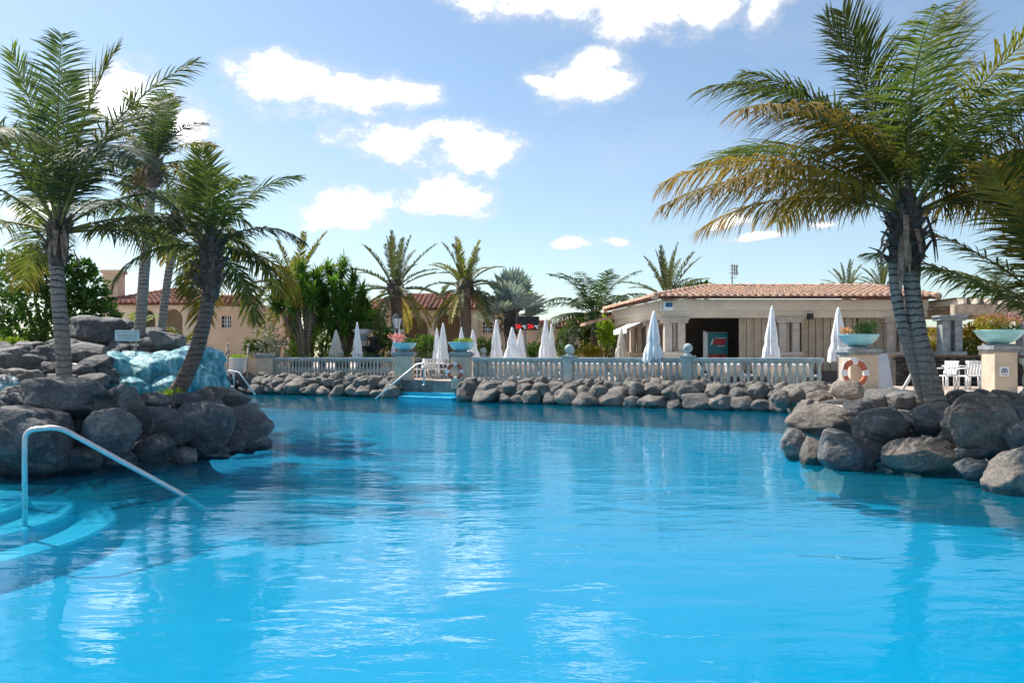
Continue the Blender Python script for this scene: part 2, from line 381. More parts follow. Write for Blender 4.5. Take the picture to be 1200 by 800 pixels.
M['feather'] = leaf_mat('feathery_palm_leaf', (.035, .075, .025), (.06, .1, .03), .32)
M['yucca'] = leaf_mat('yucca_blade', (.085, .19, .04), (.14, .26, .05), .42)
M['rachis'] = simple('palm_rib', (.21, .20, .06), .5, .2, 4, 0)
M['leafdark'] = leaf_mat('dark_tree_leaf', (.028, .075, .018), (.05, .12, .02), .35)
M['leafmid'] = leaf_mat('shrub_leaf', (.05, .11, .025), (.10, .17, .03), .35)
M['leaflime'] = leaf_mat('lime_shrub_leaf', (.17, .28, .03), (.22, .33, .04), .4)
M['leafyel'] = leaf_mat('golden_shrub_leaf', (.24, .22, .03), (.34, .27, .03), .38)
M['leafgrey'] = leaf_mat('grey_leaf', (.22, .27, .25), (.35, .38, .36), .25)
M['pink'] = leaf_mat('pink_petal', (.62, .20, .28), (.75, .40, .40), .3)
M['salmon'] = leaf_mat('salmon_petal', (.55, .27, .20), (.62, .38, .26), .3)
def emit(name, col, s):
    m, nt, out = new_mat(name); e = nt.nodes.new('ShaderNodeEmission'); e.inputs[0].default_value = (*col, 1); e.inputs[1].default_value = s
    lk(nt, e.outputs[0], out.inputs[0]); return m
M['led'] = emit('red_led', (1, .03, .04), .75)
M['led_white'] = emit('white_led', (.8, .85, .9), .6)
def glass_dark():
    m, nt, out = new_mat('window_glass'); prin(nt, out, (.03, .045, .06), .08, None, .5); return m
M['glass'] = glass_dark()
def lamp_glass():
    m, nt, out = new_mat('lantern_glass'); prin(nt, out, (.62, .64, .66), .3, None, .5); return m
M['lampglass'] = lamp_glass()
def pool_paint():
    m, nt, out = new_mat('blue_pool_paint'); pos = geopos(nt)
    n = nz(nt, .35, 4, .5, pos); n2 = nz(nt, 3, 4, .6, pos)
    c = ramp(nt, n.outputs[0], [(.3, (.002, .285, .47)), (.7, (.004, .33, .53))]).outputs[0]
    c = mixc(nt, .12, c, ramp(nt, n2.outputs[0], [(.3, (.0, .25, .42)), (.7, (.02, .36, .55))]).outputs[0])
    prin(nt, out, c, .6, None, .2); return m
M['pool'] = pool_paint()
def step_paint():
    m, nt, out = new_mat('pale_blue_step_paint'); pos = geopos(nt)
    c = ramp(nt, nz(nt, 2, 4, .6, pos).outputs[0], [(.3, (.03, .42, .60)), (.7, (.06, .50, .68))]).outputs[0]
    prin(nt, out, c, .6, None, .2); return m
M['step'] = step_paint()
def water():
    m, nt, out = new_mat('pool_water'); pos = geopos(nt)
    def mapped(sx, sy, rot=0):
        mp = nt.nodes.new('ShaderNodeMapping'); mp.inputs['Scale'].default_value = (sx, sy, 1); mp.inputs['Rotation'].default_value = (0, 0, rot)
        lk(nt, pos, mp.inputs[0]); return mp.outputs[0]
    w1 = nz(nt, 1.0, 2, .45, mapped(.8, 1.7, .12)); w1.inputs['Distortion'].default_value = .5
    w2 = nz(nt, 1.0, 3, .5, mapped(2.2, 5.2, -.1)); w2.inputs['Distortion'].default_value = .4
    w3 = nz(nt, 1.0, 2, .5, mapped(9, 15, .3))
    calm = nz(nt, 1.0, 2, .5, mapped(.16, .3, .4))
    cf = nt.nodes.new('ShaderNodeMapRange'); cf.inputs['From Min'].default_value = .38; cf.inputs['From Max'].default_value = .62
    cf.inputs['To Min'].default_value = .25; cf.inputs['To Max'].default_value = 1.0; lk(nt, calm.outputs[0], cf.inputs[0])
    def mul(a, b):
        q = nt.nodes.new('ShaderNodeMath'); q.operation = 'MULTIPLY'; lk(nt, a, q.inputs[0])
        if hasattr(b, 'is_linked'): lk(nt, b, q.inputs[1])
        else: q.inputs[1].default_value = b
        return q.outputs[0]
    def add(a, b):
        q = nt.nodes.new('ShaderNodeMath'); q.operation = 'ADD'; lk(nt, a, q.inputs[0]); lk(nt, b, q.inputs[1]); return q.outputs[0]
    fine = mul(add(mul(w2.outputs[0], .48), mul(w3.outputs[0], .085)), cf.outputs[0])
    h = add(w1.outputs[0], fine)
    nb = bump(nt, h, 1.0, .019)
    dt = nt.nodes.new('ShaderNodeVectorMath'); dt.operation = 'DOT_PRODUCT'; lk(nt, nb, dt.inputs[0])
    lk(nt, nt.nodes.new('ShaderNodeNewGeometry').outputs['Incoming'], dt.inputs[1])
    def mth(op, a, b=None):
        q = nt.nodes.new('ShaderNodeMath'); q.operation = op; q.use_clamp = op == 'SUBTRACT'
        for i, v in enumerate((a, b)):
            if v is None: continue
            if hasattr(v, 'is_linked'): lk(nt, v, q.inputs[i])
            else: q.inputs[i].default_value = v
        return q.outputs[0]
    ab = mth('ADD', mth('ABSOLUTE', dt.outputs['Value']), .035); om = mth('SUBTRACT', 1.0, ab); p5 = mth('POWER', om, 5.0)
    fr = nt.nodes.new('ShaderNodeMath'); fr.operation = 'MULTIPLY_ADD'; lk(nt, p5, fr.inputs[0]); fr.inputs[1].default_value = .98; fr.inputs[2].default_value = .02
    g = nt.nodes.new('ShaderNodeBsdfGlossy'); g.inputs['Roughness'].default_value = .012; lk(nt, nb, g.inputs['Normal'])
    t = nt.nodes.new('ShaderNodeBsdfTransparent'); t.inputs[0].default_value = (.62, .93, .985, 1)
    # light scattered back by the water body itself
    df = nt.nodes.new('ShaderNodeBsdfDiffuse'); df.inputs[0].default_value = (.002, .32, .52, 1)
    body = nt.nodes.new('ShaderNodeMixShader'); body.inputs[0].default_value = .24; lk(nt, t.outputs[0], body.inputs[1]); lk(nt, df.outputs[0], body.inputs[2])
    ms = nt.nodes.new('ShaderNodeMixShader'); lk(nt, fr.outputs[0], ms.inputs[0]); lk(nt, body.outputs[0], ms.inputs[1]); lk(nt, g.outputs[0], ms.inputs[2])
    lk(nt, ms.outputs[0], out.inputs[0]); return m
M['water'] = water()

# ------------------------------------------------------------------ ground, pool
DECK = .75
POOL = [(-16, 1.2), (16, 1.2), (16, 9.2), (10.5, 10.6), (8.3, 12.4), (7.3, 13.8), (6.3, 14.9), (6.0, 15.6), (6.2, 16.8), (7.4, 19.5), (9.2, 23.2),
        (9.5, 25.3), (4.6, 28.2), (1.2, 30.0), (-1.75, 31.6), (-2.0, 32.6), (-4.75, 34.4), (-5.0, 34.7), (-8.5, 36.8), (-12.2, 38.7), (-13.6, 38.0),
        (-13.2, 35), (-9.4, 27), (-9.0, 25.6), (-11, 24.6), (-13.5, 23.6), (-15, 22), (-13, 20), (-9.5, 18.6), (-7.4, 17.4), (-6.3, 16.6), (-6.0, 15.7),
        (-6.4, 14.9), (-7.4, 13.9), (-8.6, 13.2), (-10.5, 12.6), (-16, 12.2)]
def poly_fill(mb, outer, holes, z, m=0):
    loops = [[Vector((x, y, 0)) for x, y in outer]]+[[Vector((x, y, 0)) for x, y in h] for h in holes]
    tris = tessellate_polygon(loops); V = [p for l in loops for p in l]
    fs = []
    for t in tris:
        a, b, c = (V[i] for i in t)
        fs.append(t if (b-a).cross(c-a).z > 0 else (t[0], t[2], t[1]))
    mb.add([(p.x, p.y, z) for p in V], fs, m)
g = MB(); poly_fill(g, [(-900, -300), (900, -300), (900, 1500), (-900, 1500)], [POOL], DECK)
tag(g.build('ground', M['ground']), 'pale tan paved deck and ground around the pool', kind='structure')
g = MB(); poly_fill(g, POOL, [], -.64)
def pool_wall(mb, z0, z1, m=0):
    n = len(POOL)
    for i in range(n):
        a = POOL[i]; b = POOL[(i+1) % n]
        mb.add([(*a, z0), (*b, z0), (*b, z1), (*a, z1)], [(0, 1, 2, 3)], m)
pool_wall(g, -.64, .02)
tag(g.build('pool_basin', M['pool']), 'bright blue painted pool basin under the water', kind='structure')
g = MB(); pool_wall(g, .02, DECK)
tag(g.build('pool_rim', M['mortar']), 'grey mortar rim behind the pool edge boulders', kind='structure')
g = MB(); poly_fill(g, POOL, [], 0.0)
tag(g.build('water', M['water']), 'clear rippled turquoise pool water reflecting sky and palms', kind='structure')

# rounded entry steps under the water, lower left
SC = (-7.95, 9.4)
st = thing('entry_steps', 'rounded pale blue pool steps under the water beside the steel handrail', 'steps', (SC[0], SC[1], 0))
for r, z in ( (2.95, -.36), (2.45, -.21), (1.95, -.08)):
    mb = MB(); mb.lathe([(r, -.66), (r, z-.03), (r-.03, z), (.01, z)], 64)
    mb.build('step', M['step'], st)
mb = MB()
# ------------------------------------------------------------------ rocks
def rock_mesh(seed, mat, sub=4, lump=.30, flat=.8):
    rr = random.Random(seed); bm = bmesh.new(); bmesh.ops.create_icosphere(bm, subdivisions=sub, radius=1)
    off = Vector((rr.uniform(-50, 50), rr.uniform(-50, 50), rr.uniform(-50, 50)))
    planes = []
    for i in range(13):
        n = Vector((rr.gauss(0, 1), rr.gauss(0, 1), rr.gauss(0, .8))).normalized(); planes.append((n, rr.uniform(.66, .92)))
    for v in bm.verts:
        d = v.co.normalized()
        r = 1+lump*mnoise.noise(d*1.1+off)+lump*.5*mnoise.noise(d*2.3+off*1.3)+.05*mnoise.noise(d*5+off)+.018*mnoise.noise(d*11+off)
        for n, h in planes:
            q = d.dot(n)*r
            if q > h: r -= (q-h)*flat/max(.35, d.dot(n))
        r += .022*mnoise.ridged_multi_fractal(d*2.4+off, 1, 2, 4, 1, 2)-.02
        v.co = d*r
    xs = [v.co.x for v in bm.verts]; ys = [v.co.y for v in bm.verts]; zs = [v.co.z for v in bm.verts]
    for v in bm.verts:
        v.co.x = (v.co.x-(max(xs)+min(xs))/2)/((max(xs)-min(xs))/2); v.co.y = (v.co.y-(max(ys)+min(ys))/2)/((max(ys)-min(ys))/2)
        v.co.z = (v.co.z-(max(zs)+min(zs))/2)/((max(zs)-min(zs))/2)
    me = bpy.data.meshes.new('boulder'); bm.to_mesh(me); bm.free(); me.materials.append(mat)
    me.polygons.foreach_set('use_smooth', [True]*len(me.polygons)); return me
NEAR = {k: [rock_mesh(s*7+i*100, M[k], 5) for s in range(7)] for i, k in enumerate(('rock', 'rock_brown'))}
FARR = [rock_mesh(300+s, M['rock_wall'], 4, .40, .75) for s in range(12)]
FARD = [rock_mesh(400+s, M['rock'], 3, .28, .5) for s in range(6)]
TEAL = [rock_mesh(500+s, M['rock_teal'], 5, .22, .35) for s in range(6)]
rr = random.Random(11)
def boulder(parent, me, p, sx, sy, sz, rz=0, tilt=0, label=None):
    o = link('boulder', me, parent, Vector(p)-parent.location, (tilt*rr.uniform(-1, 1), tilt*rr.uniform(-1, 1), rz), (sx, sy, sz))
    if label: o['label'] = label
    return o
def boulder_px(parent, kind, cx, cy, w, h, d, k=None, depth=.85, label=None, fl=False):
    p = W(cx, cy, d); sx = w/2*d/F*1.06; sz = h/2*d/F*1.08; sy = max(sz, sx*depth)
    lib = NEAR[kind] if kind in NEAR else (TEAL if kind == 'teal' else FARD)
    me = lib[k if k is not None else rr.randrange(len(lib))]
    return boulder(parent, me, p, sx, sy, sz, math.pi if fl else 0, .06, label)

lc = thing('boulder_bank', 'bank of dark rounded basalt boulders at the pool entry steps', 'rocks', (-7, 13, 0))
LEFT = [(33,520,100,86,11.7,0,'large pitted boulder half under the flat one'),(77,467,110,50,12.5,1,'flat smooth boulder lying on top of the others'),(126,509,60,58,12.0,2,'round pale grey boulder'),(143,477,44,52,13.2,3,None),
        (197,498,70,44,13.2,4,'black wedge shaped boulder'),(181,524,58,32,12.7,5,None),(241,502,66,62,13.6,6,'creased grey boulder'),(287,503,62,56,14.9,0,'blunt boulder at the tip of the bank'),
        (263,466,54,27,15.5,4,None),(221,471,46,22,15.2,1,None),(177,471,38,22,14.4,2,None),(12,476,44,30,13.2,5,None),(20,461,34,18,14.2,3,None),
        (86,541,64,36,11.9,6,None),(216,534,34,22,13.1,3,None),(137,538,48,24,12.3,1,None),(-30,500,90,90,11.9,4,None),(-80,510,100,110,11.6,2,None),(100,500,40,50,12.9,5,None),
        (248,529,44,20,13.7,1,None),(300,518,34,20,14.9,5,None),(245,480,40,26,15.0,3,None),(165,500,30,34,13.6,6,None),(55,482,40,22,13.2,0,None),
        (110,463,30,18,14.6,2,None),(-20,468,50,24,14.0,1,None),(212,512,26,28,13.5,0,None),(272,520,30,26,14.2,2,None),(160,485,30,24,14.2,1,None)]
for i, (cx, cy, w, h, d, k, lab) in enumerate(LEFT):
    boulder_px(lc, 'rock', cx, cy, w, h, d, k, .85, lab, i % 2 == 0)
rcl = thing('boulder_bank', 'bank of brownish grey boulders around the palm with twin trunks', 'rocks', (6.5, 13, 0))
RIGHT = [(967,495,90,42,13.9,1,'slab like overhanging boulder'),(931,521,36,38,13.7,2,None),(955,532,30,38,13.1,5,None),(990,530,60,50,12.5,3,'pale faceted boulder'),
         (1037,502,62,48,12.9,0,'rough brown boulder'),(1078,533,94,42,12.1,1,'long low boulder at the waterline'),(1088,492,42,36,12.9,4,'small black boulder'),
         (1147,495,78,68,11.7,2,'big round grey boulder'),(1141,532,36,18,11.5,6,None),(1141,549,36,24,11.3,5,None),(1190,556,70,62,10.3,0,None),(1192,487,52,40,12.0,3,None),
         (994,462,40,30,17.5,4,'pointed boulder'),(1036,467,50,26,15.4,5,None),(1068,472,50,28,14.8,6,None),(960,469,34,24,18.0,2,None),(1124,470,40,26,14.4,1,None),
         (1180,468,46,22,14.2,5,None),(1204,515,50,44,11.2,6,None),(1022,528,34,30,12.8,2,None),(1060,512,30,24,13.2,3,None),(1112,515,30,26,12.5,0,None),(1165,530,30,30,11.7,3,None),
         (1230,540,70,70,10.4,2,None),(1010,480,40,24,14.8,1,None),(945,480,30,26,16,0,None),(1100,535,30,24,12.3,5,None),(1240,495,60,40,11.8,4,None),(975,478,40,22,17,3,None),(1150,465,30,18,15,2,None)]
for i, (cx, cy, w, h, d, k, lab) in enumerate(RIGHT):
    boulder_px(rcl, 'rock_brown' if i % 5 in (0, 2) else 'rock', cx, cy, w, h, d, k, .85, lab, i % 3 == 0)
# mortar bed of both banks
def bed(parent, poly, top, zb=-.66, edge=1.0, step=.22):
    xs = [p[0] for p in poly]; ys = [p[1] for p in poly]
    def dist(x, y):
        ins = False; dm = 1e9; n = len(poly)
        for i in range(n):
            x0, y0 = poly[i]; x1, y1 = poly[(i+1) % n]
            if (y0 > y) != (y1 > y) and x < (x1-x0)*(y-y0)/(y1-y0)+x0: ins = not ins
            t = max(0, min(1, ((x-x0)*(x1-x0)+(y-y0)*(y1-y0))/((x1-x0)**2+(y1-y0)**2)))
            dm = min(dm, math.hypot(x-x0-t*(x1-x0), y-y0-t*(y1-y0)))
        return dm if ins else -dm
    nx = int((max(xs)-min(xs))/step)+1; ny = int((max(ys)-min(ys))/step)+1; V = []; Fc = []; o = parent.location
    for j in range(ny+1):
        for i in range(nx+1):
            x = min(xs)+i*step; y = min(ys)+j*step; dd = dist(x, y); t = max(0, min(1, dd/edge)); t = t*t*(3-2*t)
            V.append((x-o.x, y-o.y, zb+(top-zb)*t+.16*t*mnoise.noise(Vector((x*1.7, y*1.7, .3)))-o.z))
    for j in range(ny):
        for i in range(nx):
            a = j*(nx+1)+i; q = (a, a+1, a+nx+2, a+nx+1)
            if any(V[k][2]+o.z > zb+.02 for k in q): Fc.append(q)
    m_ = MB(); m_.add(V, Fc); return m_.build('mortar_bed', M['mortar'], parent, True)
bed(lc, [(-14, 11.4), (-9.5, 11.9), (-7.6, 12.6), (-6.5, 13.6), (-5.8, 14.6), (-5.6, 15.6), (-6.5, 17), (-9.5, 18), (-14, 18.5)], .80, -.66, .9)
bed(rcl, [(7.4, 10.9), (6.7, 12.3), (5.9, 13.4), (5.4, 14.4), (6, 16.4), (8, 18.5), (12, 18), (13, 10.6), (9.5, 9.9)], .74, -.66, .9)

# built-up mound behind the left bank, with the painted waterfall
mo = thing('rock_mound', 'tall mound of dark boulders behind the waterfall and round palms', 'rocks', (-13, 23, 0))
MOUND = [(20,424,60,36,19,0),(60,420,48,36,20,1),(57,434,28,20,19,2),(100,414,52,26,20.5,3),(110,428,36,24,20,4),(88,438,40,22,19,5),(30,445,50,26,18,1),(5,452,40,26,17.5,3),
         (118,393,76,44,24.5,1),(90,397,44,32,24,2),(160,398,60,30,24.5,4),(190,403,52,28,24,0),(137,420,34,22,22.5,3),(75,408,46,22,23,2),(-20,420,60,40,19.5,4),(35,408,50,16,24,5),
         (215,410,36,18,25.5,1),(150,424,50,20,23.2,5),(185,422,56,18,23.6,2),(70,448,44,20,18.6,0),(105,446,36,18,18.8,4),(12,412,40,16,23,3),(130,383,50,22,25.5,6),(-15,446,50,30,18,2),
         (125,440,30,20,20,1),(140,410,36,18,24,0),(170,412,40,18,24,1)]
for i, (cx, cy, w, h, d, k) in enumerate(MOUND):
    boulder_px(mo, 'rock', cx, cy, w, h, d, k % 7, .9, None, i % 2 == 1)
bed(mo, [(-18, 18.6), (-10.6, 18.8), (-9.8, 21), (-12, 24.2), (-9.6, 26), (-10, 29), (-14.5, 29.5), (-19, 27)], 1.45, .4, 1.6, .3)
m_ = MB()
wf = thing('waterfall_rocks', 'turquoise painted wet waterfall rocks behind the leaning palm', 'waterfall', (-11, 24.5, 0))
TE = [(130,434,44,40,22.6,0),(172,436,52,38,23,1),(212,432,46,40,23.4,2),(243,420,40,24,24.6,3),(246,436,34,30,24.4,4),(232,450,46,26,23.6,5),(150,455,50,26,22.4,2),(196,455,50,26,22.8,3),(120,452,36,24,22.2,4),
      (252,452,30,22,24.6,1),(225,414,34,16,24.8,5),(3,456,36,26,16.6,4),(158,424,36,22,23.6,4),(195,421,40,18,23.8,0)]
for i, (cx, cy, w, h, d, k) in enumerate(TE):
    boulder_px(wf, 'teal', cx, cy, w*1.08, h*1.08, d-1.3, k, .8, None, i % 2 == 1)
bed(wf, [(-14, 21.6), (-9.4, 23.0), (-8.9, 25), (-9.4, 26.2), (-14, 25.6)], 1.2, -.66, .8, .25)

# rows of boulders along the far pool edge
def rock_row(name_label, pts, seed, lib, n, zt=.78):
    t = thing('boulder_edging', name_label, 'rock wall', (pts[0][0], pts[0][1], 0)); q = random.Random(seed)
    segs = [(Vector(pts[i]), Vector(pts[i+1])) for i in range(len(pts)-1)]; tot = sum((b-a).length for a, b in segs)
    def at(s):
        for a, b in segs:
            l = (b-a).length
            if s <= l: return a+(b-a)*(s/l), (b-a).normalized()
            s -= l
        return segs[-1][1], (segs[-1][1]-segs[-1][0]).normalized()
    s = 0
    for row, (zc, rlo, rhi, back) in enumerate(((.14, .36, .58, -.38), (.50, .28, .48, -.12), (.74, .18, .32, .22))):
        s = q.uniform(0, .3)
        while s < tot:
            r = q.uniform(rlo, rhi); p, tg = at(min(tot, s+r)); nrm = Vector((-tg.y, tg.x))
            if nrm.y < 0: nrm = -nrm
            p = p+nrm*(back+q.uniform(-.08, .14))
            o = link('boulder', q.choice(lib), t, (p.x-pts[0][0], p.y-pts[0][1], zc+q.uniform(-.09, .1)),
                     (q.uniform(-.3, .3), q.uniform(-.3, .3), q.uniform(0, 6.28)), (r*q.uniform(.9, 1.25), r*q.uniform(.9, 1.2), r*q.uniform(.72, 1.0)))
            s += r*q.uniform(1.4, 1.95)
    return t
rock_row('rounded boulders edging the pool below the long blue grey balustrade', [(-2.0, 32.1), (-1.7, 31.6), (1.2, 29.9), (4.6, 28.1), (9.5, 25.2)], 5, FARR, 0)
rock_row('rounded boulders edging the pool below the balustrade beside the yuccas', [(-12.6, 38.4), (-8.5, 36.6), (-5.0, 34.5)], 6, FARR, 0)
rock_row('boulders on the pool corner below the white boat planter', [(-13.3, 36), (-13.6, 38.2), (-12.7, 38.6)], 8, FARD, 0)
rock_row('boulders below the pillar with the orange life ring', [(6.0, 17.2), (7.4, 19.5), (9.2, 23.2), (9.5, 25.0)], 9, FARR, 0)

# ------------------------------------------------------------------ balustrades
def baluster_mesh():
    prof = [(.075, 0), (.075, .05), (.05, .07), (.045, .10), (.07, .17), (.082, .25), (.07, .34), (.045, .45), (.036, .53), (.05, .56), (.05, .58), (.038, .60), (.06, .64), (.07, .66), (.07, .70)]
    mb = MB(); mb.lathe(prof, 12); return mb.mesh('baluster', M['stone'], True)
BAL = baluster_mesh()
def ball_post(parent, p, w=.36, h=.98, ball=.17):
    mb = MB(); x, y, z = p
    mb.box(x-w/2, x+w/2, y-w/2, y+w/2, z-.25, z+h)
    mb.box(x-w/2-.05, x+w/2+.05, y-w/2-.05, y+w/2+.05, z+h, z+h+.07)
    po = mb.build('post', M['stone'], parent, bevel=.012)
    mb = MB(); mb.lathe([(.14, 0), (.14, .04), (.07, .07), (.06, .11)]+[(ball*math.sin(math.pi*k/12), .11+ball-.02-ball*math.cos(math.pi*k/12)) for k in range(2, 12)]+[(.01, .11+2*ball-.02)], 18, 0, (x, y, z+h+.07))
    mb.build('ball_finial', M['stone'], po, True)
def balustrade(label, a, b, posts, spacing=.225, z0=DECK, mat='stone', group=None):
    a = Vector((a[0], a[1], 0)); b = Vector((b[0], b[1], 0)); L_ = (b-a).length; u = (b-a)/L_; n = Vector((-u.y, u.x, 0))
    t = thing('balustrade', label, 'balustrade', (a.x, a.y, z0), math.atan2(u.y, u.x), group)
    mb = MB(); mb.box(0, L_, -.13, .13, -.22, .10); mb.build('base_rail', M[mat], t, bevel=.012)
    mb = MB(); mb.box(0, L_, -.11, .11, .80, .85); mb.box(-.01, L_+.01, -.15, .15, .85, .97); mb.build('top_rail', M[mat], t, bevel=.015)
    for s in posts: ball_post(t, (s, 0, 0))
    k = int(L_/spacing)
    for i in range(k):
        s = (i+.5)*L_/k
        if any(abs(s-q) < .26 for q in posts): continue
        link('baluster', BAL, t, (s, 0, .10))
    return t
A1 = (-1.55, 32.55); B1 = (10.15, 26.0)
def along(px):   # metres along the long balustrade where the ray through that column meets it
    u = Vector((B1[0]-A1[0], B1[1]-A1[1])); k = (px-600)/F
    s = (k*A1[1]-A1[0])/(u.x-k*u.y); return s*u.length
balustrade('long blue grey stone balustrade with ball finials in front of the bar', A1, B1, [along(667), along(806)])
balustrade('short stone balustrade in front of the yuccas', (PX(316, 39.3), 39.3), (PX(462, 35.7), 35.7), [], .2)
balustrade('balustrade continuing beside the pillar with the small tile sign', (13.35, 20.9), (18.5, 18.8), [], .22)
balustrade('lower terrace balustrade behind the closed parasols', (PX(548, 40), 40), (PX(700, 37), 37), [.9, 3.1, 5.6], .22)

def pillar(label, px, d, w, h, zb=DECK-.3, capk=1.22):
    p = Vector((PX(px, d), d, zb)); t = thing('pillar', label, 'pillar', p)
    mb = MB(); mb.box(-w/2, w/2, -w/2, w/2, 0, h); mb.build('shaft', M['pillar'], t, bevel=.015)
    mb = MB(); c = w*capk/2
    mb.box(-c*.92, c*.92, -c*.92, c*.92, h, h+.06); mb.box(-c, c, -c, c, h+.06, h+.17); mb.box(-c*.8, c*.8, -c*.8, c*.8, h+.17, h+.22)
    mb.build('cap', M['stone_cap'], t, bevel=.015); return p+Vector((0, 0, h+.22))
def foliage(mb, c, rad, n, size, rnd, m=0, up=.2, shell=.5, narrow=.42):
    c = Vector(c)
    for _ in range(n):
        d = Vector((rnd.gauss(0, 1), rnd.gauss(0, 1), rnd.gauss(0, 1))).normalized(); r = shell+(1-shell)*rnd.random()**.6
        p = c+Vector((d.x*rad[0]*r, d.y*rad[1]*r, d.z*rad[2]*r))
        ax = (d+Vector((rnd.gauss(0, .6), rnd.gauss(0, .6), rnd.gauss(0, .6)+up))).normalized()
        s = ax.cross(Vector((rnd.gauss(0, 1), rnd.gauss(0, 1), rnd.gauss(0, 1)))).normalized(); l = size*rnd.uniform(.6, 1.3); w = l*narrow
        a = rnd.random()*.8
        mb.add([p, p+ax*l*.5+s*w*.5, p+ax*l, p+ax*l*.5-s*w*.5], [(0, 1, 2, 3)], m, [a, a, a, a])
def bowl_planter(label, p, r, h, plants, seed=0, mat='bowl', group=None):
    t = thing('bowl_planter', label, 'planter', p, 0, group)
    mb = MB(); prof = [(r*.35, 0), (r*.42, .03), (r*.62, h*.22), (r*.82, h*.5), (r*.94, h*.8), (r*.97, h*.93), (r*1.02, h*.95), (r*1.02, h), (r*.93, h), (r*.90, h*.9), (.01, h*.88)]
    mb.lathe(prof, 32); mb.build('bowl', M[mat], t, True)
    q = random.Random(seed)
    for (mat_, name, cx, cy, cz, rx, ry, rz, n, size, nar) in plants:
        mb = MB()
        for k in range(max(3, n//60)):
            sub = (cx+q.uniform(-.6, .6)*rx, cy+q.uniform(-.6, .6)*ry, h*.86+cz+q.uniform(-.25, .35)*rz)
            foliage(mb, sub, (rx*.55, ry*.55, rz*.6), 60, size, q, 0, .4, .2, nar)
        # stems that root the plant in the bowl
        o_ = mb.build(name, M[mat_], t)
        if name == 'flowers': o_['kind'] = 'stuff'
    return t
pt = pillar('cream pillar with grey cap carrying the bowl of pink flowers and a clipped bush', 1006, 23, .80, 1.36)
bowl_planter('turquoise bowl with dry pink flowers and a clipped dark green bush', pt, .56, .36,
             [('leafdark', 'bush', .24, 0, .22, .32, .3, .32, 900, .07, .5), ('salmon', 'flowers', -.34, 0, .12, .26, .26, .18, 300, .06, .6), ('leafyel', 'foliage', -.3, 0, .05, .26, .26, .14, 180, .08, .4)], 3)
pt = pillar('cream pillar with a small square tile sign on its face', 1171, 21, .60, 1.42)
bowl_planter('turquoise bowl overflowing with pink flowers on the pillar with tile sign', pt, .59, .36,
             [('leafyel', 'foliage', -.1, 0, .22, .62, .45, .36, 800, .09, .4), ('pink', 'flowers', .05, -.1, .32, .6, .4, .3, 420, .055, .7), ('leafmid', 'greenery', .25, -.05, .06, .3, .3, .14, 240, .08, .5)], 5)
pt = pillar('cream pillar left of the pool entry carrying the bowl of pink flowers', 474, 34.8, .78, 1.38, DECK-.35)
bowl_planter('turquoise bowl with tall pink flowers beside the pool entry', pt, .52, .36,
             [('pink', 'flowers', -.2, 0, .24, .55, .4, .24, 330, .08, .7), ('leafmid', 'foliage', .25, 0, .14, .3, .3, .2, 240, .1, .4)], 7)
pt = pillar('cream pillar right of the pool entry behind the life ring', 541, 33, .82, 1.30, DECK-.3)
bowl_planter('turquoise bowl with low lime green plants beside the pool entry', pt, .56, .38,
             [('leaflime', 'foliage', 0, 0, .10, .42, .36, .16, 420, .1, .4)], 9)
pt = pillar('squat stone pillar at the end of the balustrade beside the yuccas', 313, 39.4, .8, 1.15, DECK-.2)
# tile sign on the pillar
p = Vector((PX(1171, 21)-.06, 21-.31, DECK+.62)); ts = thing('tile_sign', 'small white square tile with a blue emblem on the cream pillar', 'sign', p)
mb = MB(); mb.box(-.125, .125, -.012, .012, -.125, .125); mb.build('tile', M['white'], ts)
mb = MB()
for k in range(20):
    a0 = math.pi*(k/20)*1.35-.5; a1 = math.pi*((k+1)/20)*1.35-.5
    mb.add([(math.cos(a0)*.055, -.0165, math.sin(a0)*.055), (math.cos(a1)*.055, -.0165, math.sin(a1)*.055), (math.cos(a1)*.085, -.0165, math.sin(a1)*.085), (math.cos(a0)*.085, -.0165, math.sin(a0)*.085)], [(0, 3, 2, 1)])
mb.box(-.03, .03, -.0175, -.0125, -.03, .03); mb.box(-.07, .08, -.0175, -.0125, -.085, -.07)
mb.build('emblem', M['blue'], ts)

# pool entry: platform and blue steps between the pillars
ent = thing('pool_entry', 'pale blue steps rising from the pool between two cream pillars', 'steps', (-3.4, 33, 0))
ua = Vector((-4.55, 34.5, 0)); ub = Vector((-2.15, 32.9, 0)); uu = (ub-ua).normalized(); nn_ = Vector((-uu.y, uu.x, 0)); mid = (ua+ub)/2
if nn_.y < 0: nn_ = -nn_
for k, (z, back) in enumerate(((.10, -.75), (.26, -.35), (.44, .05))):
    mb = MB(); c = mid+nn_*(back+.9)-ent.location
    mb.obox((c.x, c.y, z/2-.5), uu, 1.38+.12*(2-k), nn_, .9, z/2+.5); mb.build('step', M['step'], ent, bevel=.02)
mb = MB(); c = mid+nn_*1.4-ent.location; mb.obox((c.x, c.y, .3), uu, 1.36, nn_, .85, .44); mb.build('landing', M['ground'], ent)

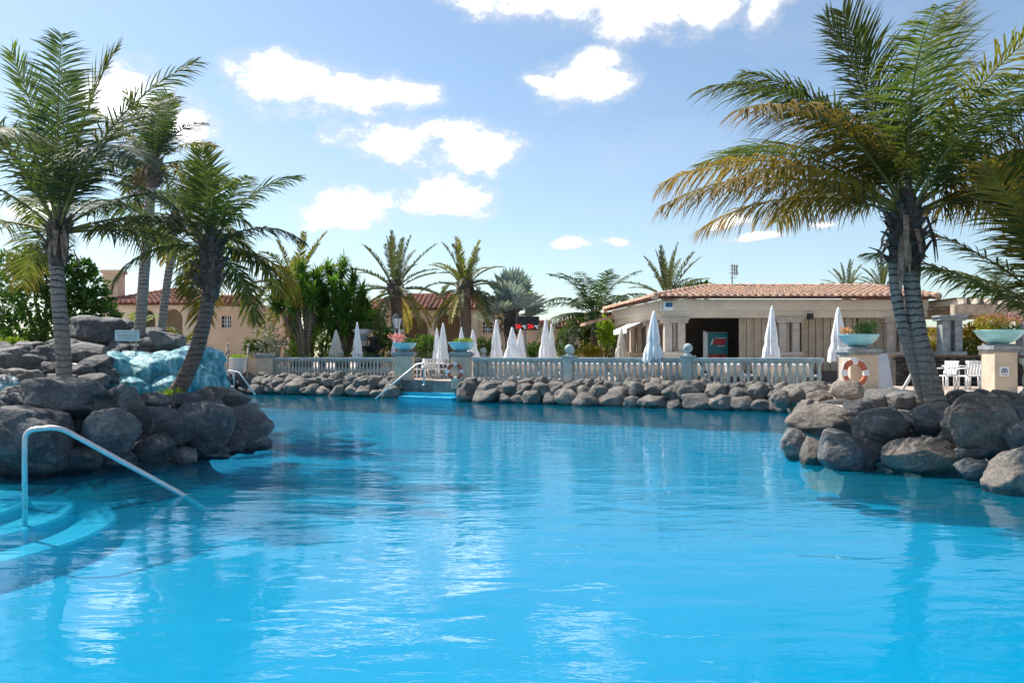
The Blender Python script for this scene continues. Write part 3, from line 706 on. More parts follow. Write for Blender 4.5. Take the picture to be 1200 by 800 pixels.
# ------------------------------------------------------------------ handrails
def smooth_path(pts, rad=.12, n=6):
    pts = [Vector(p) for p in pts]; out = [pts[0]]
    for i in range(1, len(pts)-1):
        a, b, c = pts[i-1], pts[i], pts[i+1]; r = min(rad, (a-b).length*.45, (c-b).length*.45)
        p0 = b+(a-b).normalized()*r; p1 = b+(c-b).normalized()*r
        for k in range(n+1):
            t = k/n; out.append(p0*(1-t)**2+b*2*t*(1-t)+p1*t*t)
    out.append(pts[-1]); return out
def handrail(label, pts, r, mat='steel', posts=()):
    b = Vector(pts[0]); t = thing('handrail', label, 'handrail', b)
    mb = MB(); mb.tube([p-b for p in smooth_path(pts)], r, 14); mb.build('rail', M[mat], t, True)
    for a, c in posts:
        mb = MB(); mb.tube([Vector(a)-b, Vector(c)-b], r, 12); mb.build('post', M[mat], t, True)
    mb = MB(); mb.lathe([(r*2.2, -.0), (r*2.2, .012), (r*1.4, .03)], 16); mb.build('flange', M[mat], t, True)
handrail('bent brushed steel handrail standing in the shallow water by the boulders', [(-5.66, 9.25, -.30), (-5.66, 9.25, .90), (-5.30, 9.32, .93), (-4.20, 10.08, 0.02), (-3.9, 10.28, -.25)], .030)
a = W(441, 466, 33.5); a.z = -.4; e1 = W(490, 426, 34.6)
handrail('slim steel handrail rising beside the steps between the cream pillars', [W(497, 451, 33.5), W(497, 426, 33.5), W(489, 426, 33.7), W(440, 467, 32.2)], .034)
handrail('white handrail at the pool corner below the boat planter', [W(266, 452, 36.8), W(266, 434, 36.8), W(280, 436, 36.6), W(299, 462, 36.0)], .04, 'white', [(W(274, 436, 36.7), W(274, 452, 36.7))])
handrail('straight white handrail leaning beside the palm with twin trunks', [W(1050, 470, 17.5), W(1076, 425, 17.5), W(1082, 425, 17.5), W(1082, 462, 17.6)], .035, 'white')

# ------------------------------------------------------------------ life rings
def life_ring(label, p, r, rz=0, tilt=.12):
    t = thing('life_ring', label, 'life ring', p, rz)
    def arc(a0, a1, rad, m_, name, n=12):
        mb = MB(); pts = [Vector((math.cos(a0+(a1-a0)*k/n)*r*.8, 0, math.sin(a0+(a1-a0)*k/n)*r*.8)) for k in range(n+1)]
        V = []
        for k, q in enumerate(pts):
            u = q.normalized()
            for j in range(12):
                a_ = 2*math.pi*j/12; V.append(q+(u*math.cos(a_)+Vector((0, 1, 0))*math.sin(a_)*.8)*rad)
        Fc = [(i*12+j, i*12+(j+1) % 12, (i+1)*12+(j+1) % 12, (i+1)*12+j) for i in range(n) for j in range(12)]+[tuple(range(12)), tuple(range(n*12+11, n*12-1, -1))]
        mb.add(V, Fc); o = mb.build(name, M[m_], t, True); o.rotation_euler = (-tilt, 0, 0)
    for k in range(4):
        a0 = k*math.pi/2+math.pi/4
        arc(a0-.52, a0+.52+.0, r*.2, 'orange', 'ring_segment')
        arc(a0+.52, a0+math.pi/2-.52, r*.208, 'white', 'white_band', 8)
    mb = MB()
    n = 60; pts = []
    for k in range(n):
        a_ = 2*math.pi*k/n; q = r*(1.02+.035*math.cos(8*a_)); pts.append((math.cos(a_)*q, -.02, math.sin(a_)*q))
    mb.tube(pts+[pts[0]], .014, 6, cap=False); o = mb.build('grab_rope', M['white'], t, True); o.rotation_euler = (-tilt, 0, 0)
life_ring('orange and white life ring propped before the bush bowl pillar', W(1002, 437, 22.3), .40, .15)
life_ring('faded life ring hanging on the pillar at the pool entry', W(533, 435, 32.45), .36, .2)

# ------------------------------------------------------------------ palms
G = Vector((0, 0, -1))
def frond_mesh(seed, L_, e0, droop, nleaf, ll, lw, mats, sag=.5, fwd=.55, lift=.25, t0=.14, seg=3, rw=.035, tipf=.5, curve=1.3, jitter=.24, profile=.55, sway=.1):
    q = random.Random(seed); mb = MB(); n = 18; p = Vector((0, 0, 0)); P = [p.copy()]; T = []; yaw = 0; sw = q.uniform(-sway, sway)
    for i in range(n):
        t = (i+.5)/n; e = e0-droop*t**curve; yaw = sw*t
        d = Vector((math.cos(e)*math.cos(yaw), math.cos(e)*math.sin(yaw), math.sin(e))); p = p+d*(L_/n); P.append(p.copy()); T.append(d)
    T.append(T[-1])
    def at(t):
        x = min(n-1e-6, max(0, t*n)); i = int(x); f = x-i
        return P[i].lerp(P[i+1], f), T[i].lerp(T[i+1], f).normalized()
    mb.tube(P, [rw*(1-.88*(i/n)**.7) for i in range(n+1)], 5, 1)
    for i in range(nleaf):
        t = t0+(1-t0)*((i+.5)/nleaf)
        for s in (-1, 1):
            tt = min(.995, t+q.uniform(-.4, .4)/nleaf); b, tg = at(tt)
            side = tg.cross(Vector((0, 0, 1))); side = side.normalized() if side.length > .05 else Vector((0, -1, 0)); side *= -s
            up = side.cross(tg)*(-s) ; 
            if up.z < 0: up = -up
            x = (tt-t0)/(1-t0); lenk = (math.sin(math.pi*(.16+.80*x))**profile)*q.uniform(1-jitter, 1+jitter*.5)
            if q.random() < .06: lenk *= q.uniform(.3, .7)
            fw = fwd+.7*x**2; d = (side+tg*(fw+q.uniform(-.24, .24))+up*(lift+q.uniform(-.24, .2))).normalized()
            l = ll*lenk/seg; pp = b; V = []; A = []; wv = (tg-d*tg.dot(d)).normalized(); tb = q.random()*.35*tipf
            wv = (wv+up*q.uniform(-.5, .5)).normalized()
            for k in range(seg+1):
                wk = lw*(.55, 1, .72, .0)[k] if seg == 3 else lw*((.6, 1, .0)[k] if seg == 2 else (1, 0)[k])
                if k == seg: V.append(pp)
                else: V += [pp-wv*wk*.5, pp+wv*wk*.5]
                a_ = min(1, tb+tipf*((k/seg)**2)*.7+tipf*.35*x**3); A += [a_]*(1 if k == seg else 2)
                d = (d+G*sag*(.6+.4*k)*(.8+.4*q.random())*(3/seg)*.33*3/3).normalized(); pp = pp+d*l
            Fc = [(2*k, 2*k+1, 2*k+3, 2*k+2) for k in range(seg-1)]+[(2*seg-2, 2*seg-1, 2*seg)]
            mb.add(V, Fc, 0, A)
    return mb.mesh('frond', [M[mats[0]], M[mats[1]]])
def boots(parent, p, h, r, seed, n=26, mat='boot', hang=6):
    q = random.Random(seed); mb = MB()
    mb.lathe([(r*.8, -h*.55), (r*1.05, -h*.3), (r*1.15, 0), (r*1.1, h*.3), (r*.75, h*.6), (r*.4, h*.75)], 14, 0, p, lambda i, j: 1+.12*math.sin(j*2.1+i))
    for i in range(n):
        a = q.uniform(0, 6.28); z = q.uniform(-.5, .45)*h; d = Vector((math.cos(a), math.sin(a), 0)); b = Vector(p)+Vector((0, 0, z))+d*r*.75
        out = q.uniform(.3, .8); up = q.uniform(.2, 1.1); l = q.uniform(.18, .42)*h; w = r*q.uniform(.28, .5)
        sd = Vector((-d.y, d.x, 0)); e = b+(d*out+Vector((0, 0, up))).normalized()*l; e2 = e+(d+Vector((0, 0, q.uniform(-.9, .5)))).normalized()*l*.4
        mb.add([b-sd*w, b+sd*w, e+sd*w*.55, e-sd*w*.55, e2+sd*w*.3, e2-sd*w*.3, b-sd*w*.6+d*.06, b+sd*w*.6+d*.06, e+d*.04],
               [(0, 1, 2, 3), (3, 2, 4, 5), (6, 8, 7), (0, 3, 8, 6), (1, 7, 8, 2)])
    for i in range(hang):
        a = q.uniform(0, 6.28); d = Vector((math.cos(a), math.sin(a), 0)); b = Vector(p)+d*r*1.0+Vector((0, 0, q.uniform(-.2, .3)*h)); sd = Vector((-d.y, d.x, 0)); w = r*q.uniform(.25, .5); l = q.uniform(.35, .75)*h
        k1 = b+d*.12*h+Vector((0, 0, .02)); k2 = k1+d*.10*h-Vector((0, 0, l*.5)); k3 = k2+d*.03-Vector((0, 0, l*.5))
        mb.add([b-sd*w*.5, b+sd*w*.5, k1+sd*w*.6, k1-sd*w*.6, k2+sd*w*.6, k2-sd*w*.6, k3+sd*w*.15, k3-sd*w*.15], [(0, 1, 2, 3), (3, 2, 4, 5), (5, 4, 6, 7)], 1)
    mb.build('leaf_sheath', [M[mat], M['fibre']], parent)
def trunk(parent, pts, r0, r1, mat, ring=.11, seed=0, flare=1.35):
    q = random.Random(seed); P = [Vector(p) for p in pts]; out = []
    k = len(P)
    def cr(t):
        x = t*(k-1); i = min(k-2, int(x)); f = x-i; p0 = P[max(0, i-1)]; p1 = P[i]; p2 = P[i+1]; p3 = P[min(k-1, i+2)]
        return .5*((2*p1)+(p2-p0)*f+(2*p0-5*p1+4*p2-p3)*f*f+(3*p1-p0-3*p2+p3)*f**3)
    L_ = sum((P[i+1]-P[i]).length for i in range(k-1)); n = max(10, int(L_/ring)); pts2 = []; rad = []
    for i in range(n):
        t = i/n; r = (r0+(r1-r0)*t)*(1+(flare-1)*max(0, 1-t*5)**2); b = q.uniform(.015, .05)
        for f, s in ((0, 1-b), (.18, 1+b), (.9, 1.0)):
            pts2.append(cr(min(1, (i+f)/n))); rad.append(r*s)
    pts2.append(cr(1)); rad.append(r1)
    mb = MB(); mb.tube(pts2, rad, 18, 0, wob=lambda i, j: 1+.025*math.sin(j*1.9+i*.37)); return mb.build('trunk', M[mat], parent, True)
def palm(label, cat_group, pts, r0, r1, tmat, lib, n, seed, elev, boot=None, azs=None, ring=.11, name='coconut_palm', scale=1, extra=None, flare=1.35, pairs=None):
    base = Vector(pts[0]); t = thing(name, label, 'palm tree', base, 0, cat_group)
    trunk(t, [Vector(p)-base for p in pts], r0, r1, tmat, ring, seed, flare)
    top = Vector(pts[-1])-base; q = random.Random(seed)
    if boot: boots(t, top+Vector((0, 0, boot[2] if len(boot) > 2 else -boot[0]*.3)), boot[0], boot[1], seed+1, boot[3] if len(boot) > 3 else 26, 'boot', boot[4] if len(boot) > 4 else 6)
    keys = sorted(lib.keys())
    for i in range(n):
        e = elev[0]+(elev[1]-elev[0])*(i/max(1, n-1))   # from upright to drooping
        k = min(keys, key=lambda z: abs(z-e)); me = q.choice(lib[k]); az_ = i*2.39996+seed*.7+q.uniform(-.3, .3) if azs is None else azs[i % len(azs)]
        if pairs: e, az_ = pairs[i][0], R(pairs[i][1]+q.uniform(-6, 6)); k = min(keys, key=lambda z: abs(z-e)); me = q.choice(lib[k])
        elif name == 'coconut_palm' and e < 35 and math.sin(az_) < -.5: az_ += 1.9 if math.cos(az_) > 0 else -1.9
        s = scale*q.uniform(.88, 1.08)
        link('frond', me, t, top+Vector((math.cos(az_)*r1*.5, math.sin(az_)*r1*.5, .02-.012*i)), (q.uniform(-.12, .12), R(k-e)*0+q.uniform(-.08, .08), az_), (s, s, s))
    for e in (extra or []):        # (variant mesh, azimuth, scale, dz)
        link('frond', e[0], t, top+Vector((0, 0, e[3])), (0, 0, e[1]), (e[2],)*3)
    return t
def coco_lib(seed, L_, mats_by_e, nleaf=62, ll=.62, lw=.045, dr=1.0, sag=.42):
    lib = {}
    for j, (e, dro, mt) in enumerate(mats_by_e):
        lib[e] = [frond_mesh(seed+j*10+k, L_*(1 if e < 75 else .85), R(e), R(dro)*dr, nleaf, ll, lw, (mt[k % len(mt)], 'rachis'), sag*(1.9 if e < 50 else 1.2 if e < 75 else .5), .5, .12 if e < 70 else .1, .13, tipf=.8 if e < 40 else .4) for k in range(3)]
    return lib
# left bank: tall coconut palm, upright fans
LIB_A = coco_lib(1000, 4.3, [(84, 20, ['coco', 'coco_blue', 'young']), (68, 45, ['coco_blue', 'coco', 'coco_blue']), (45, 75, ['coco_blue', 'coco', 'coco_blue']), (18, 62, ['coco_blue', 'coco', 'coco_olive']), (-12, 60, ['coco_olive', 'coco_blue', 'coco_gold'])], 92, .98, .038)
palm('coconut palm with straight ringed trunk rising behind the flat boulder', None,
     [W(77, 462, 15.5)-Vector((0, 0, .3)), W(74, 410, 15.5), W(68, 340, 15.5), W(65, 285, 15.5), W(68, 262, 15.5)],  .145, .118, 'trunk', LIB_A, 19, 3, (86, 14), (.9, .17, -.35), flare=1.15)
LIB_B = coco_lib(1100, 2.5, [(80, 20, ['coco', 'young', 'coco_blue']), (55, 60, ['coco_blue', 'coco', 'coco_olive']), (25, 80, ['coco_blue', 'coco', 'coco_olive']), (-5, 60, ['coco_olive', 'coco', 'dry']), (-35, 40, ['dry', 'coco_olive', 'dry'])], 60, .72, .040)
palm('tall slim coconut palm with pale grey trunk behind the rock mound sign', None,
     [W(160, 440, 24), W(166, 360, 24), W(172, 280, 24), W(178, 215, 24), W(180, 190, 24)], .17, .125, 'trunk', LIB_B, 16, 8, (84, 4), (.8, .2, -.3))
palm('short coconut palm with thin trunk between the tall slim one and the leaning one', None,
     [W(186, 425, 27), W(192, 360, 27), W(202, 290, 27), W(206, 255, 27)], .14, .11, 'trunk', LIB_B, 13, 14, (70, -16), (.6, .18, -.2))
LIB_D = coco_lib(1200, 2.25, [(82, 12, ['young', 'coco', 'coco']), (62, 55, ['coco_blue', 'coco', 'coco_blue']), (35, 75, ['coco', 'coco_blue', 'coco_olive']), (8, 80, ['coco', 'coco_blue', 'coco_olive']), (-15, 60, ['coco_olive', 'coco', 'dry'])], 60, .72, .038)
palm('coconut palm with curved leaning trunk and thick dark leaf sheaths', None,
     [W(192, 480, 16.6), W(213, 450, 16.6), W(231, 408, 16.6), W(243, 355, 16.6), W(248, 305, 16.6), W(247, 285, 16.6)], .175, .112, 'trunk_dark', LIB_D, 14, 21, (82, -18), (1.15, .18, -.55, 34), flare=1.4)
# right bank
LIB_R = coco_lib(1300, 4.3, [(82, 22, ['young', 'coco', 'coco']), (64, 58, ['coco', 'coco_olive', 'coco']), (50, 66, ['coco', 'coco_olive', 'coco']), (38, 64, ['coco_olive', 'coco', 'coco_gold']), (26, 56, ['coco_olive', 'coco', 'coco_gold'])], 112, 1.18, .034, sag=.6)
RP = [(85, 200), (80, 20), (66, 165), (64, 12), (62, 255), (66, 310), (60, 80), (52, 190), (50, 345), (48, 130), (46, 45), (40, 172), (40, 8), (40, 215), (38, 325), (36, 100), (30, 184), (28, 150), (60, 180), (74, 168), (56, 158), (70, 345), (28, -4), (26, 30), (24, 196), (25, 345), (45, 285)]
rp = palm('large coconut palm with twin trunks and arching olive fronds by the bar', None,
     [W(1100, 485, 14.2), W(1090, 445, 14.2), W(1077, 395, 14.2), W(1069, 340, 14.2), W(1063, 275, 14.2), W(1062, 238, 14.2)], .165, .118, 'trunk', LIB_R, len(RP), 33, (86, 27), (1.15, .23, -.6, 40, 16), flare=1.2, pairs=RP)
trunk(rp, [W(1084, 470, 14.4)-rp.location, W(1069, 420, 14.3)-rp.location, W(1055, 370, 14.2)-rp.location, W(1048, 325, 14.2)-rp.location, W(1048, 290, 14.2)-rp.location], .11, .085, 'trunk', .1, 77, 1.2)
LIB_E = coco_lib(1400, 3.4, [(75, 30, ['coco_olive', 'coco', 'coco']), (58, 30, ['coco', 'coco_olive', 'coco_gold']), (45, 32, ['coco', 'coco_olive', 'coco'])], 84, .9, .042)
palm('coconut palm mostly beyond the frame, its fronds arching in over the flower bowl', None,
     [(9.5, 13.2, .6), (9.45, 13.2, 1.2), W(1268, 400, 13.2), W(1268, 385, 13.2)], .2, .15, 'trunk', LIB_E, 20, 41, (78, 44), (.8, .22, -.2))

# date palms and others on the terrace
def date_lib(seed, L_, mats_by_e, nleaf=46, ll=.34, lw=.04):
    lib = {}
    for j, (e, dro, mt) in enumerate(mats_by_e):
        lib[e] = [frond_mesh(seed+j*10+k, L_, R(e), R(dro), nleaf, ll, lw, (mt[k % len(mt)], 'rachis'), .12, .75, .45, .16, 2, .04, .4, 1.2, profile=.45) for k in range(2)]
    return lib
LIB_P = date_lib(2000, 2.9, [(84, 12, ['date', 'date']), (62, 25, ['date', 'date']), (38, 40, ['date', 'date']), (12, 55, ['date', 'date']), (-20, 50, ['date', 'date_y'])], 46, .36, .05)
LIB_P2 = date_lib(2100, 2.4, [(80, 30, ['date', 'coco_olive']), (58, 60, ['date', 'coco_olive']), (30, 80, ['date', 'date']), (0, 70, ['date', 'date']), (-25, 45, ['date', 'date_y'])], 46, .36, .05)
palm('date palm with stiff upright crown in front of the arched villa', 'palms', [W(466, 470, 42.5), W(465, 380, 42.5), W(463, 335, 42.5)], .34, .30, 'trunk_brown', LIB_P, 36, 51, (88, -42), (.7, .38, -.1), name='date_palm', ring=.2)
palm('date palm with rounded drooping crown behind the lime green bowl', 'palms', [W(546, 470, 40.5), W(546, 400, 40.5), W(545, 335, 40.5)], .30, .27, 'trunk_brown', LIB_P2, 34, 57, (86, -38), (.8, .36, -.1), name='date_palm', ring=.2)
palm('date palm with arching yellowing low fronds beside the yuccas', 'palms', [W(346, 460, 42.5), W(346, 400, 42.5), W(346, 340, 42.5)], .34, .30, 'trunk_brown', LIB_P2, 38, 63, (80, -48), (.7, .38, -.1), name='date_palm', ring=.2, scale=1.35)
palm('date palm crown standing behind the corner of the bar roof', 'palms', [W(782, 450, 47), W(782, 380, 47), W(782, 345, 47)], .36, .32, 'trunk_brown', LIB_P, 34, 71, (86, -15), None, name='date_palm', ring=.2)
palm('small date palm showing above the bar roof beside a taller neighbour', 'palms', [W(992, 450, 52), W(992, 380, 52), W(992, 338, 52)], .3, .28, 'trunk_brown', LIB_P, 26, 77, (86, -10), None, name='date_palm', ring=.25, scale=.62)
palm('date palm showing above the bar roof just behind the twin trunks', 'palms', [W(1032, 450, 52), W(1032, 380, 52), W(1034, 338, 52)], .3, .28, 'trunk_brown', LIB_P, 26, 79, (86, -10), None, name='date_palm', ring=.25, scale=.72)
LIB_F = coco_lib(2200, 2.6, [(70, 60, ['feather', 'feather']), (45, 80, ['feather', 'feather']), (20, 90, ['feather', 'feather']), (-10, 60, ['feather', 'coco_olive'])], 44, .6, .05)
palm('dark feathery palm with drooping fronds beside the bar', 'palms', [W(697, 470, 44), W(697, 420, 44), W(697, 368, 44)], .26, .2, 'trunk_brown', LIB_F, 28, 83, (78, -20), (.6, .22, -.2), name='feather_palm', ring=.18, scale=1.45)
palm('green feathery palm behind the pergola', 'palms', [W(1168, 460, 42), W(1168, 400, 42), W(1170, 345, 42)], .26, .2, 'trunk_brown', LIB_F, 18, 89, (70, -15), None, name='feather_palm', ring=.18)
palm('young golden green palm by the villa wall behind the slim trunk', 'palms', [W(150, 430, 36), W(150, 412, 36), W(151, 395, 36)], .14, .12, 'trunk_brown', coco_lib(2300, 1.7, [(65, 60, ['young', 'young']), (30, 70, ['young', 'coco_gold'])], 30, .42, .05), 12, 91, (75, 15), None, name='young_palm', ring=.15)
palm('young dark green palm by the villa wall behind the leaning trunk', 'palms', [W(213, 432, 36), W(213, 420, 36), W(213, 408, 36)], .14, .12, 'trunk_brown', coco_lib(2320, 1.5, [(65, 60, ['coco_olive', 'feather']), (30, 70, ['feather', 'coco_olive'])], 30, .42, .05), 12, 93, (75, 10), None, name='young_palm', ring=.15)
# silver fan palm
def fan_mesh(seed, pet, rad, nseg=30):
    q = random.Random(seed); mb = MB(); mb.tube([(0, 0, 0), (pet*.5, 0, .03), (pet, 0, -.02)], [.035, .025, .02], 5, 1); c = Vector((pet, 0, 0))
    for i in range(nseg):
        a = R(-128+256*(i+.5)/nseg); d = Vector((math.cos(a), math.sin(a), .18+.12*(i % 2))).normalized(); l = rad*(1-.18*abs(a)/2.2)*q.uniform(.92, 1.05); s = Vector((-math.sin(a), math.cos(a), 0))
        w = rad*.15; p1 = c+d*l*.74; p2 = p1+(d+G*.15).normalized()*l*.26; up = Vector((0, 0, .02 if i % 2 else -.02))
        mb.add([c, p1-s*w*.5+up, p1+s*w*.5-up, p2], [(0, 1, 2), (1, 3, 2)], 0, [0, .3, .3, .8])
    return mb.mesh('fan_leaf', [M['silver'], M['leafgrey']])
bp = thing('fan_palm', 'silver blue fan palm beside the temperature display', 'palm tree', W(598, 470, 41), 0, 'palms')
trunk(bp, [Vector((0, 0, 0)), W(598, 410, 41)-bp.location, W(598, 372, 41)-bp.location], .30, .26, 'trunk_brown', .16, 5, 1.1)
FAN = [fan_mesh(s, 1.0, 1.3) for s in range(3)]; q = random.Random(9); top = W(598, 368, 41)-bp.location
for i in range(15):
    e = R(82-85*i/14); a = i*2.4+.5; 
    link('fan_leaf', FAN[i % 3], bp, top+Vector((0, 0, .25-.5*i/15)), (q.uniform(-.5, .5), -e, a), (1, 1, 1))
boots(bp, top+Vector((0, 0, -.6)), 1.3, .3, 77, 30)
# yuccas
def yucca_head(seed):
    q = random.Random(seed); mb = MB()
    for i in range(90):
        a = q.uniform(0, 6.28); e = R(q.triangular(-60, 85, 40)); d = Vector((math.cos(a)*math.cos(e), math.sin(a)*math.cos(e), math.sin(e))); l = q.uniform(.5, .72); s = d.cross(Vector((0, 0, 1))).normalized()*.034
        b = Vector((0, 0, q.uniform(-.25, .15))); m1 = b+d*l*.55; m2 = m1+(d+G*.25).normalized()*l*.45
        mb.add([b-s*.6, b+s*.6, m1+s, m1-s, m2], [(0, 1, 2, 3), (3, 2, 4)], 0, [.0, 0, .3, .3, .6])
    return mb.mesh('leaf_rosette', M['yucca'])
YH = [yucca_head(s) for s in range(4)]
def yucca(label, px, d, heads, seed):
    q = random.Random(seed); base = W(px, 455, d); base.z = DECK-.05; t = thing('yucca', label, 'yucca', base, 0, 'yuccas behind the short balustrade'); mb = MB()
    for (hx, hy, dd) in heads:
        p = W(hx, hy, d+dd)-base; mid_ = Vector((p.x*.35, p.y*.4, p.z*.5)); mb.tube([(p.x*.08, p.y*.08, -.1), mid_, p], [.16, .12, .08], 8)
        for k in range(3):
            link('leaf_rosette', YH[q.randrange(4)], t, p+Vector((q.uniform(-.12, .12), q.uniform(-.12, .12), .12-.3*k)), (q.uniform(-.2, .2), q.uniform(-.2, .2), q.uniform(0, 6)), (1.05,)*3)
    mb.build('stems', M['trunk_brown'], t, True)
yucca('yucca clump with splayed bare stems beside the arching date palm', 362, 40, [(332, 345, .3), (352, 318, .2), (372, 325, 0), (345, 352, -.5), (365, 345, -.6), (322, 352, .5), (358, 332, -.3), (375, 345, .5)], 1)
yucca('dense dark yucca clump with tall heads beside the black fountain', 400, 40.4, [(386, 318, .2), (400, 312, 0), (413, 328, .3), (392, 335, -.6), (408, 345, -.4), (423, 345, .2), (383, 350, .3), (398, 355, -.7), (415, 362, -.3), (430, 355, .6), (388, 372, -.4), (405, 378, -.5), (425, 375, 0), (378, 365, .4)], 2)

# ------------------------------------------------------------------ broadleaf tree and shrubs
def leafy_tree(label, base, clumps, leafn, size, mat, trunk_r, seed, name='broadleaf_tree'):
    t = thing(name, label, 'tree', base); q = random.Random(seed); mb = MB(); fork = Vector((.2, 0, 1.1))
    mb.tube([(0, 0, -.1), (.05, 0, .5), fork], [trunk_r*1.2, trunk_r, trunk_r*.85], 10)
    for i, (c, r_) in enumerate(clumps):
        if i % 2 == 0:
            c = Vector(c); m1 = fork.lerp(c, .5)+Vector((0, 0, -.15)); mb.tube([fork, m1, c], [trunk_r*.55, trunk_r*.35, trunk_r*.12], 6)
    mb.build('trunk', M['bark'], t, True); mb = MB()
    for c, r_ in clumps: foliage(mb, c, r_, leafn, size, q, 0, -.1, .35, .38)
    mb.build('crown', M[mat], t); return t
q = random.Random(31); cl = []
base = W(47, 440, 30); base.z = DECK
for (px, py, r_) in [(20,330,1.1),(60,325,1.0),(95,335,.9),(5,360,1.1),(45,355,1.2),(85,360,1.1),(120,370,.7),(25,385,1.0),(65,385,.9),(100,390,.8),(-20,340,1.2),(-30,375,1.2),(35,310,.9),(75,345,.9),(110,350,.7),(0,310,.9),(55,300,.7),(125,385,.5),(-10,400,1.0),(95,315,.5),(15,400,.9)]:
    cl.append((W(px, py, 30+q.uniform(-1.3, 1.5))-base, (r_*.95, r_*.95, r_*.55)))
leafy_tree('dark green broadleaf tree beyond the mound with spreading layered branches', base, cl, 420, .26, 'leafdark', .16, 5)
def shrub(label, px, py, w, h, d, mat, seed, n=900, size=.2, group=None, name='shrub', nar=.42, rag=.3):
    c = W(px, py, d); rx = w/2*d/F; rz = h/2*d/F; base = Vector((c.x, c.y, min(DECK, c.z-rz)-.02)); t = thing(name, label, 'shrub', base, 0, group); q = random.Random(seed); mb = MB()
    k = max(4, int(rx*5))
    for i in range(k):
        cc = Vector((q.uniform(-.7, .7)*rx, q.uniform(-.5, .5)*rx*.6, c.z-base.z+q.uniform(-.5, .45)*rz)); foliage(mb, cc, (rx*.5+rag*.2, rx*.4, rz*.6), n//k, size, q, 0, .15, .3, nar)
    mb.build('foliage', M[mat], t); mb = MB()
    for i in range(5):
        a = q.uniform(0, 6.28); mb.tube([(0, 0, -.05), (math.cos(a)*rx*.2, math.sin(a)*rx*.2, (c.z-base.z)*.5), (math.cos(a)*rx*.5, math.sin(a)*rx*.4, c.z-base.z)], [.05, .035, .015], 5)
    mb.build('stems', M['bark'], t); return t
shrub('pale grey leaved shrub below the yellow date fronds', 320, 400, 46, 50, 40.8, 'leafgrey', 1, 700, .22)
shrub('bright lime green shrub in front of the splayed yucca stems', 347, 406, 26, 34, 40.3, 'leaflime', 2, 420, .2)
shrub('lime green shrub at the foot of the dense yucca', 377, 402, 20, 36, 39.8, 'leaflime', 3, 360, .2)
shrub('dark shrub filling the foot of the dense yucca', 403, 398, 44, 44, 41.2, 'leafdark', 4, 900, .24)
shrub('green hedge behind the short balustrade and beige parasol', 410, 417, 120, 12, 39.2, 'leafmid', 5, 900, .16)
shrub('round green shrub beside the black fountain', 446, 396, 28, 46, 39.5, 'leafmid', 6, 700, .2)
shrub('bushy green shrub between the pink flower bowl and the parasols', 500, 404, 40, 32, 38.5, 'leafmid', 7, 800, .2)
shrub('dark green hedge below the temperature display', 625, 408, 36, 26, 43, 'leafdark', 8, 600, .22)
shrub('olive hedge below the beige villa gable', 665, 408, 40, 24, 46, 'leafmid', 9, 600, .22)
shrub('golden yellow flowering shrub behind the ball finial', 693, 411, 40, 18, 42, 'leafyel', 10, 700, .18)
shrub('tall lime and green shrub at the corner of the bar', 708, 398, 22, 54, 40.5, 'leaflime', 11, 600, .22)
shrub('dense dark green shrub under the feathery palm', 690, 390, 46, 46, 46, 'leafdark', 12, 900, .26)
shrub('rounded dark treetop behind the bar roof ridge', 820, 338, 32, 16, 60, 'leafdark', 13, 700, .3)
shrub('lime green shrub by the villa below the leaning trunk', 200, 405, 14, 12, 34, 'leaflime', 14, 240, .16)
shrub('lime green low shrub under the broadleaf tree', 10, 402, 34, 12, 27, 'leaflime', 15, 400, .16)
shrub('golden leaved shrub behind the pink flower bowl', 1140, 392, 40, 50, 33, 'leafyel', 16, 900, .2)
shrub('dark green agave like shrub under the golden one', 1138, 412, 30, 30, 32, 'leafmid', 17, 600, .26, nar=.15)
shrub('ochre shrub seen through the pergola beside the trunk', 1094, 404, 24, 36, 44, 'leafyel', 18, 500, .24)
shrub('tall green shrub between the two yucca clumps', 380, 375, 34, 60, 41.6, 'leafmid', 31, 900, .24)
shrub('leafy green shrub against the villa beside the date palm with yellow fronds', 305, 408, 30, 26, 41.5, 'leafmid', 32, 600, .2)
shrub('broad dark green shrub between the lantern lamp and the dense yucca', 440, 378, 40, 36, 43, 'leafdark', 33, 800, .25)
shrub('green shrub below the barred window beside the silver fan palm', 570, 408, 30, 24, 43, 'leafmid', 34, 600, .2)
shrub('olive green shrub between the feathery palm and the bar porch', 722, 388, 26, 44, 45, 'leafmid', 35, 700, .24)
shrub('low fern tuft at the foot of the leaning palm', 200, 463, 22, 14, 16.3, 'leaflime', 19, 160, .14, nar=.2)

# ------------------------------------------------------------------ buildings
def wall_holes(mb, outer, holes, y0, th, m=0):
    """wall in the XZ plane, front at y0 (towards -Y), thickness th"""
    loops = [[Vector((x, z, 0)) for x, z in outer]]+[[Vector((x, z, 0)) for x, z in h] for h in holes]
    tris = tessellate_polygon(loops); V = [p for l in loops for p in l]; n = len(V); fs = []
    for t in tris:
        a, b, c = (V[i] for i in t); f = t if (b-a).cross(c-a).z > 0 else (t[0], t[2], t[1]); fs.append(tuple(f)); fs.append((f[0]+n, f[2]+n, f[1]+n))
    o = 0
    for l in loops:
        k = len(l)
        for i in range(k): fs.append((o+i, o+(i+1) % k, o+(i+1) % k+n, o+i+n))
        o += k
    mb.add([(p.x, y0, p.y) for p in V]+[(p.x, y0+th, p.y) for p in V], fs, m)
def arch(x0, x1, z0, z1, n=10):
    r = (x1-x0)/2; cx = (x0+x1)/2; zc = z1-r
    return [(x0, z0), (x1, z0)]+[(cx+r*math.cos(math.pi*k/n), zc+r*math.sin(math.pi*k/n)) for k in range(n+1)]
def rect(x0, x1, z0, z1): return [(x0, z0), (x1, z0), (x1, z1), (x0, z1)]
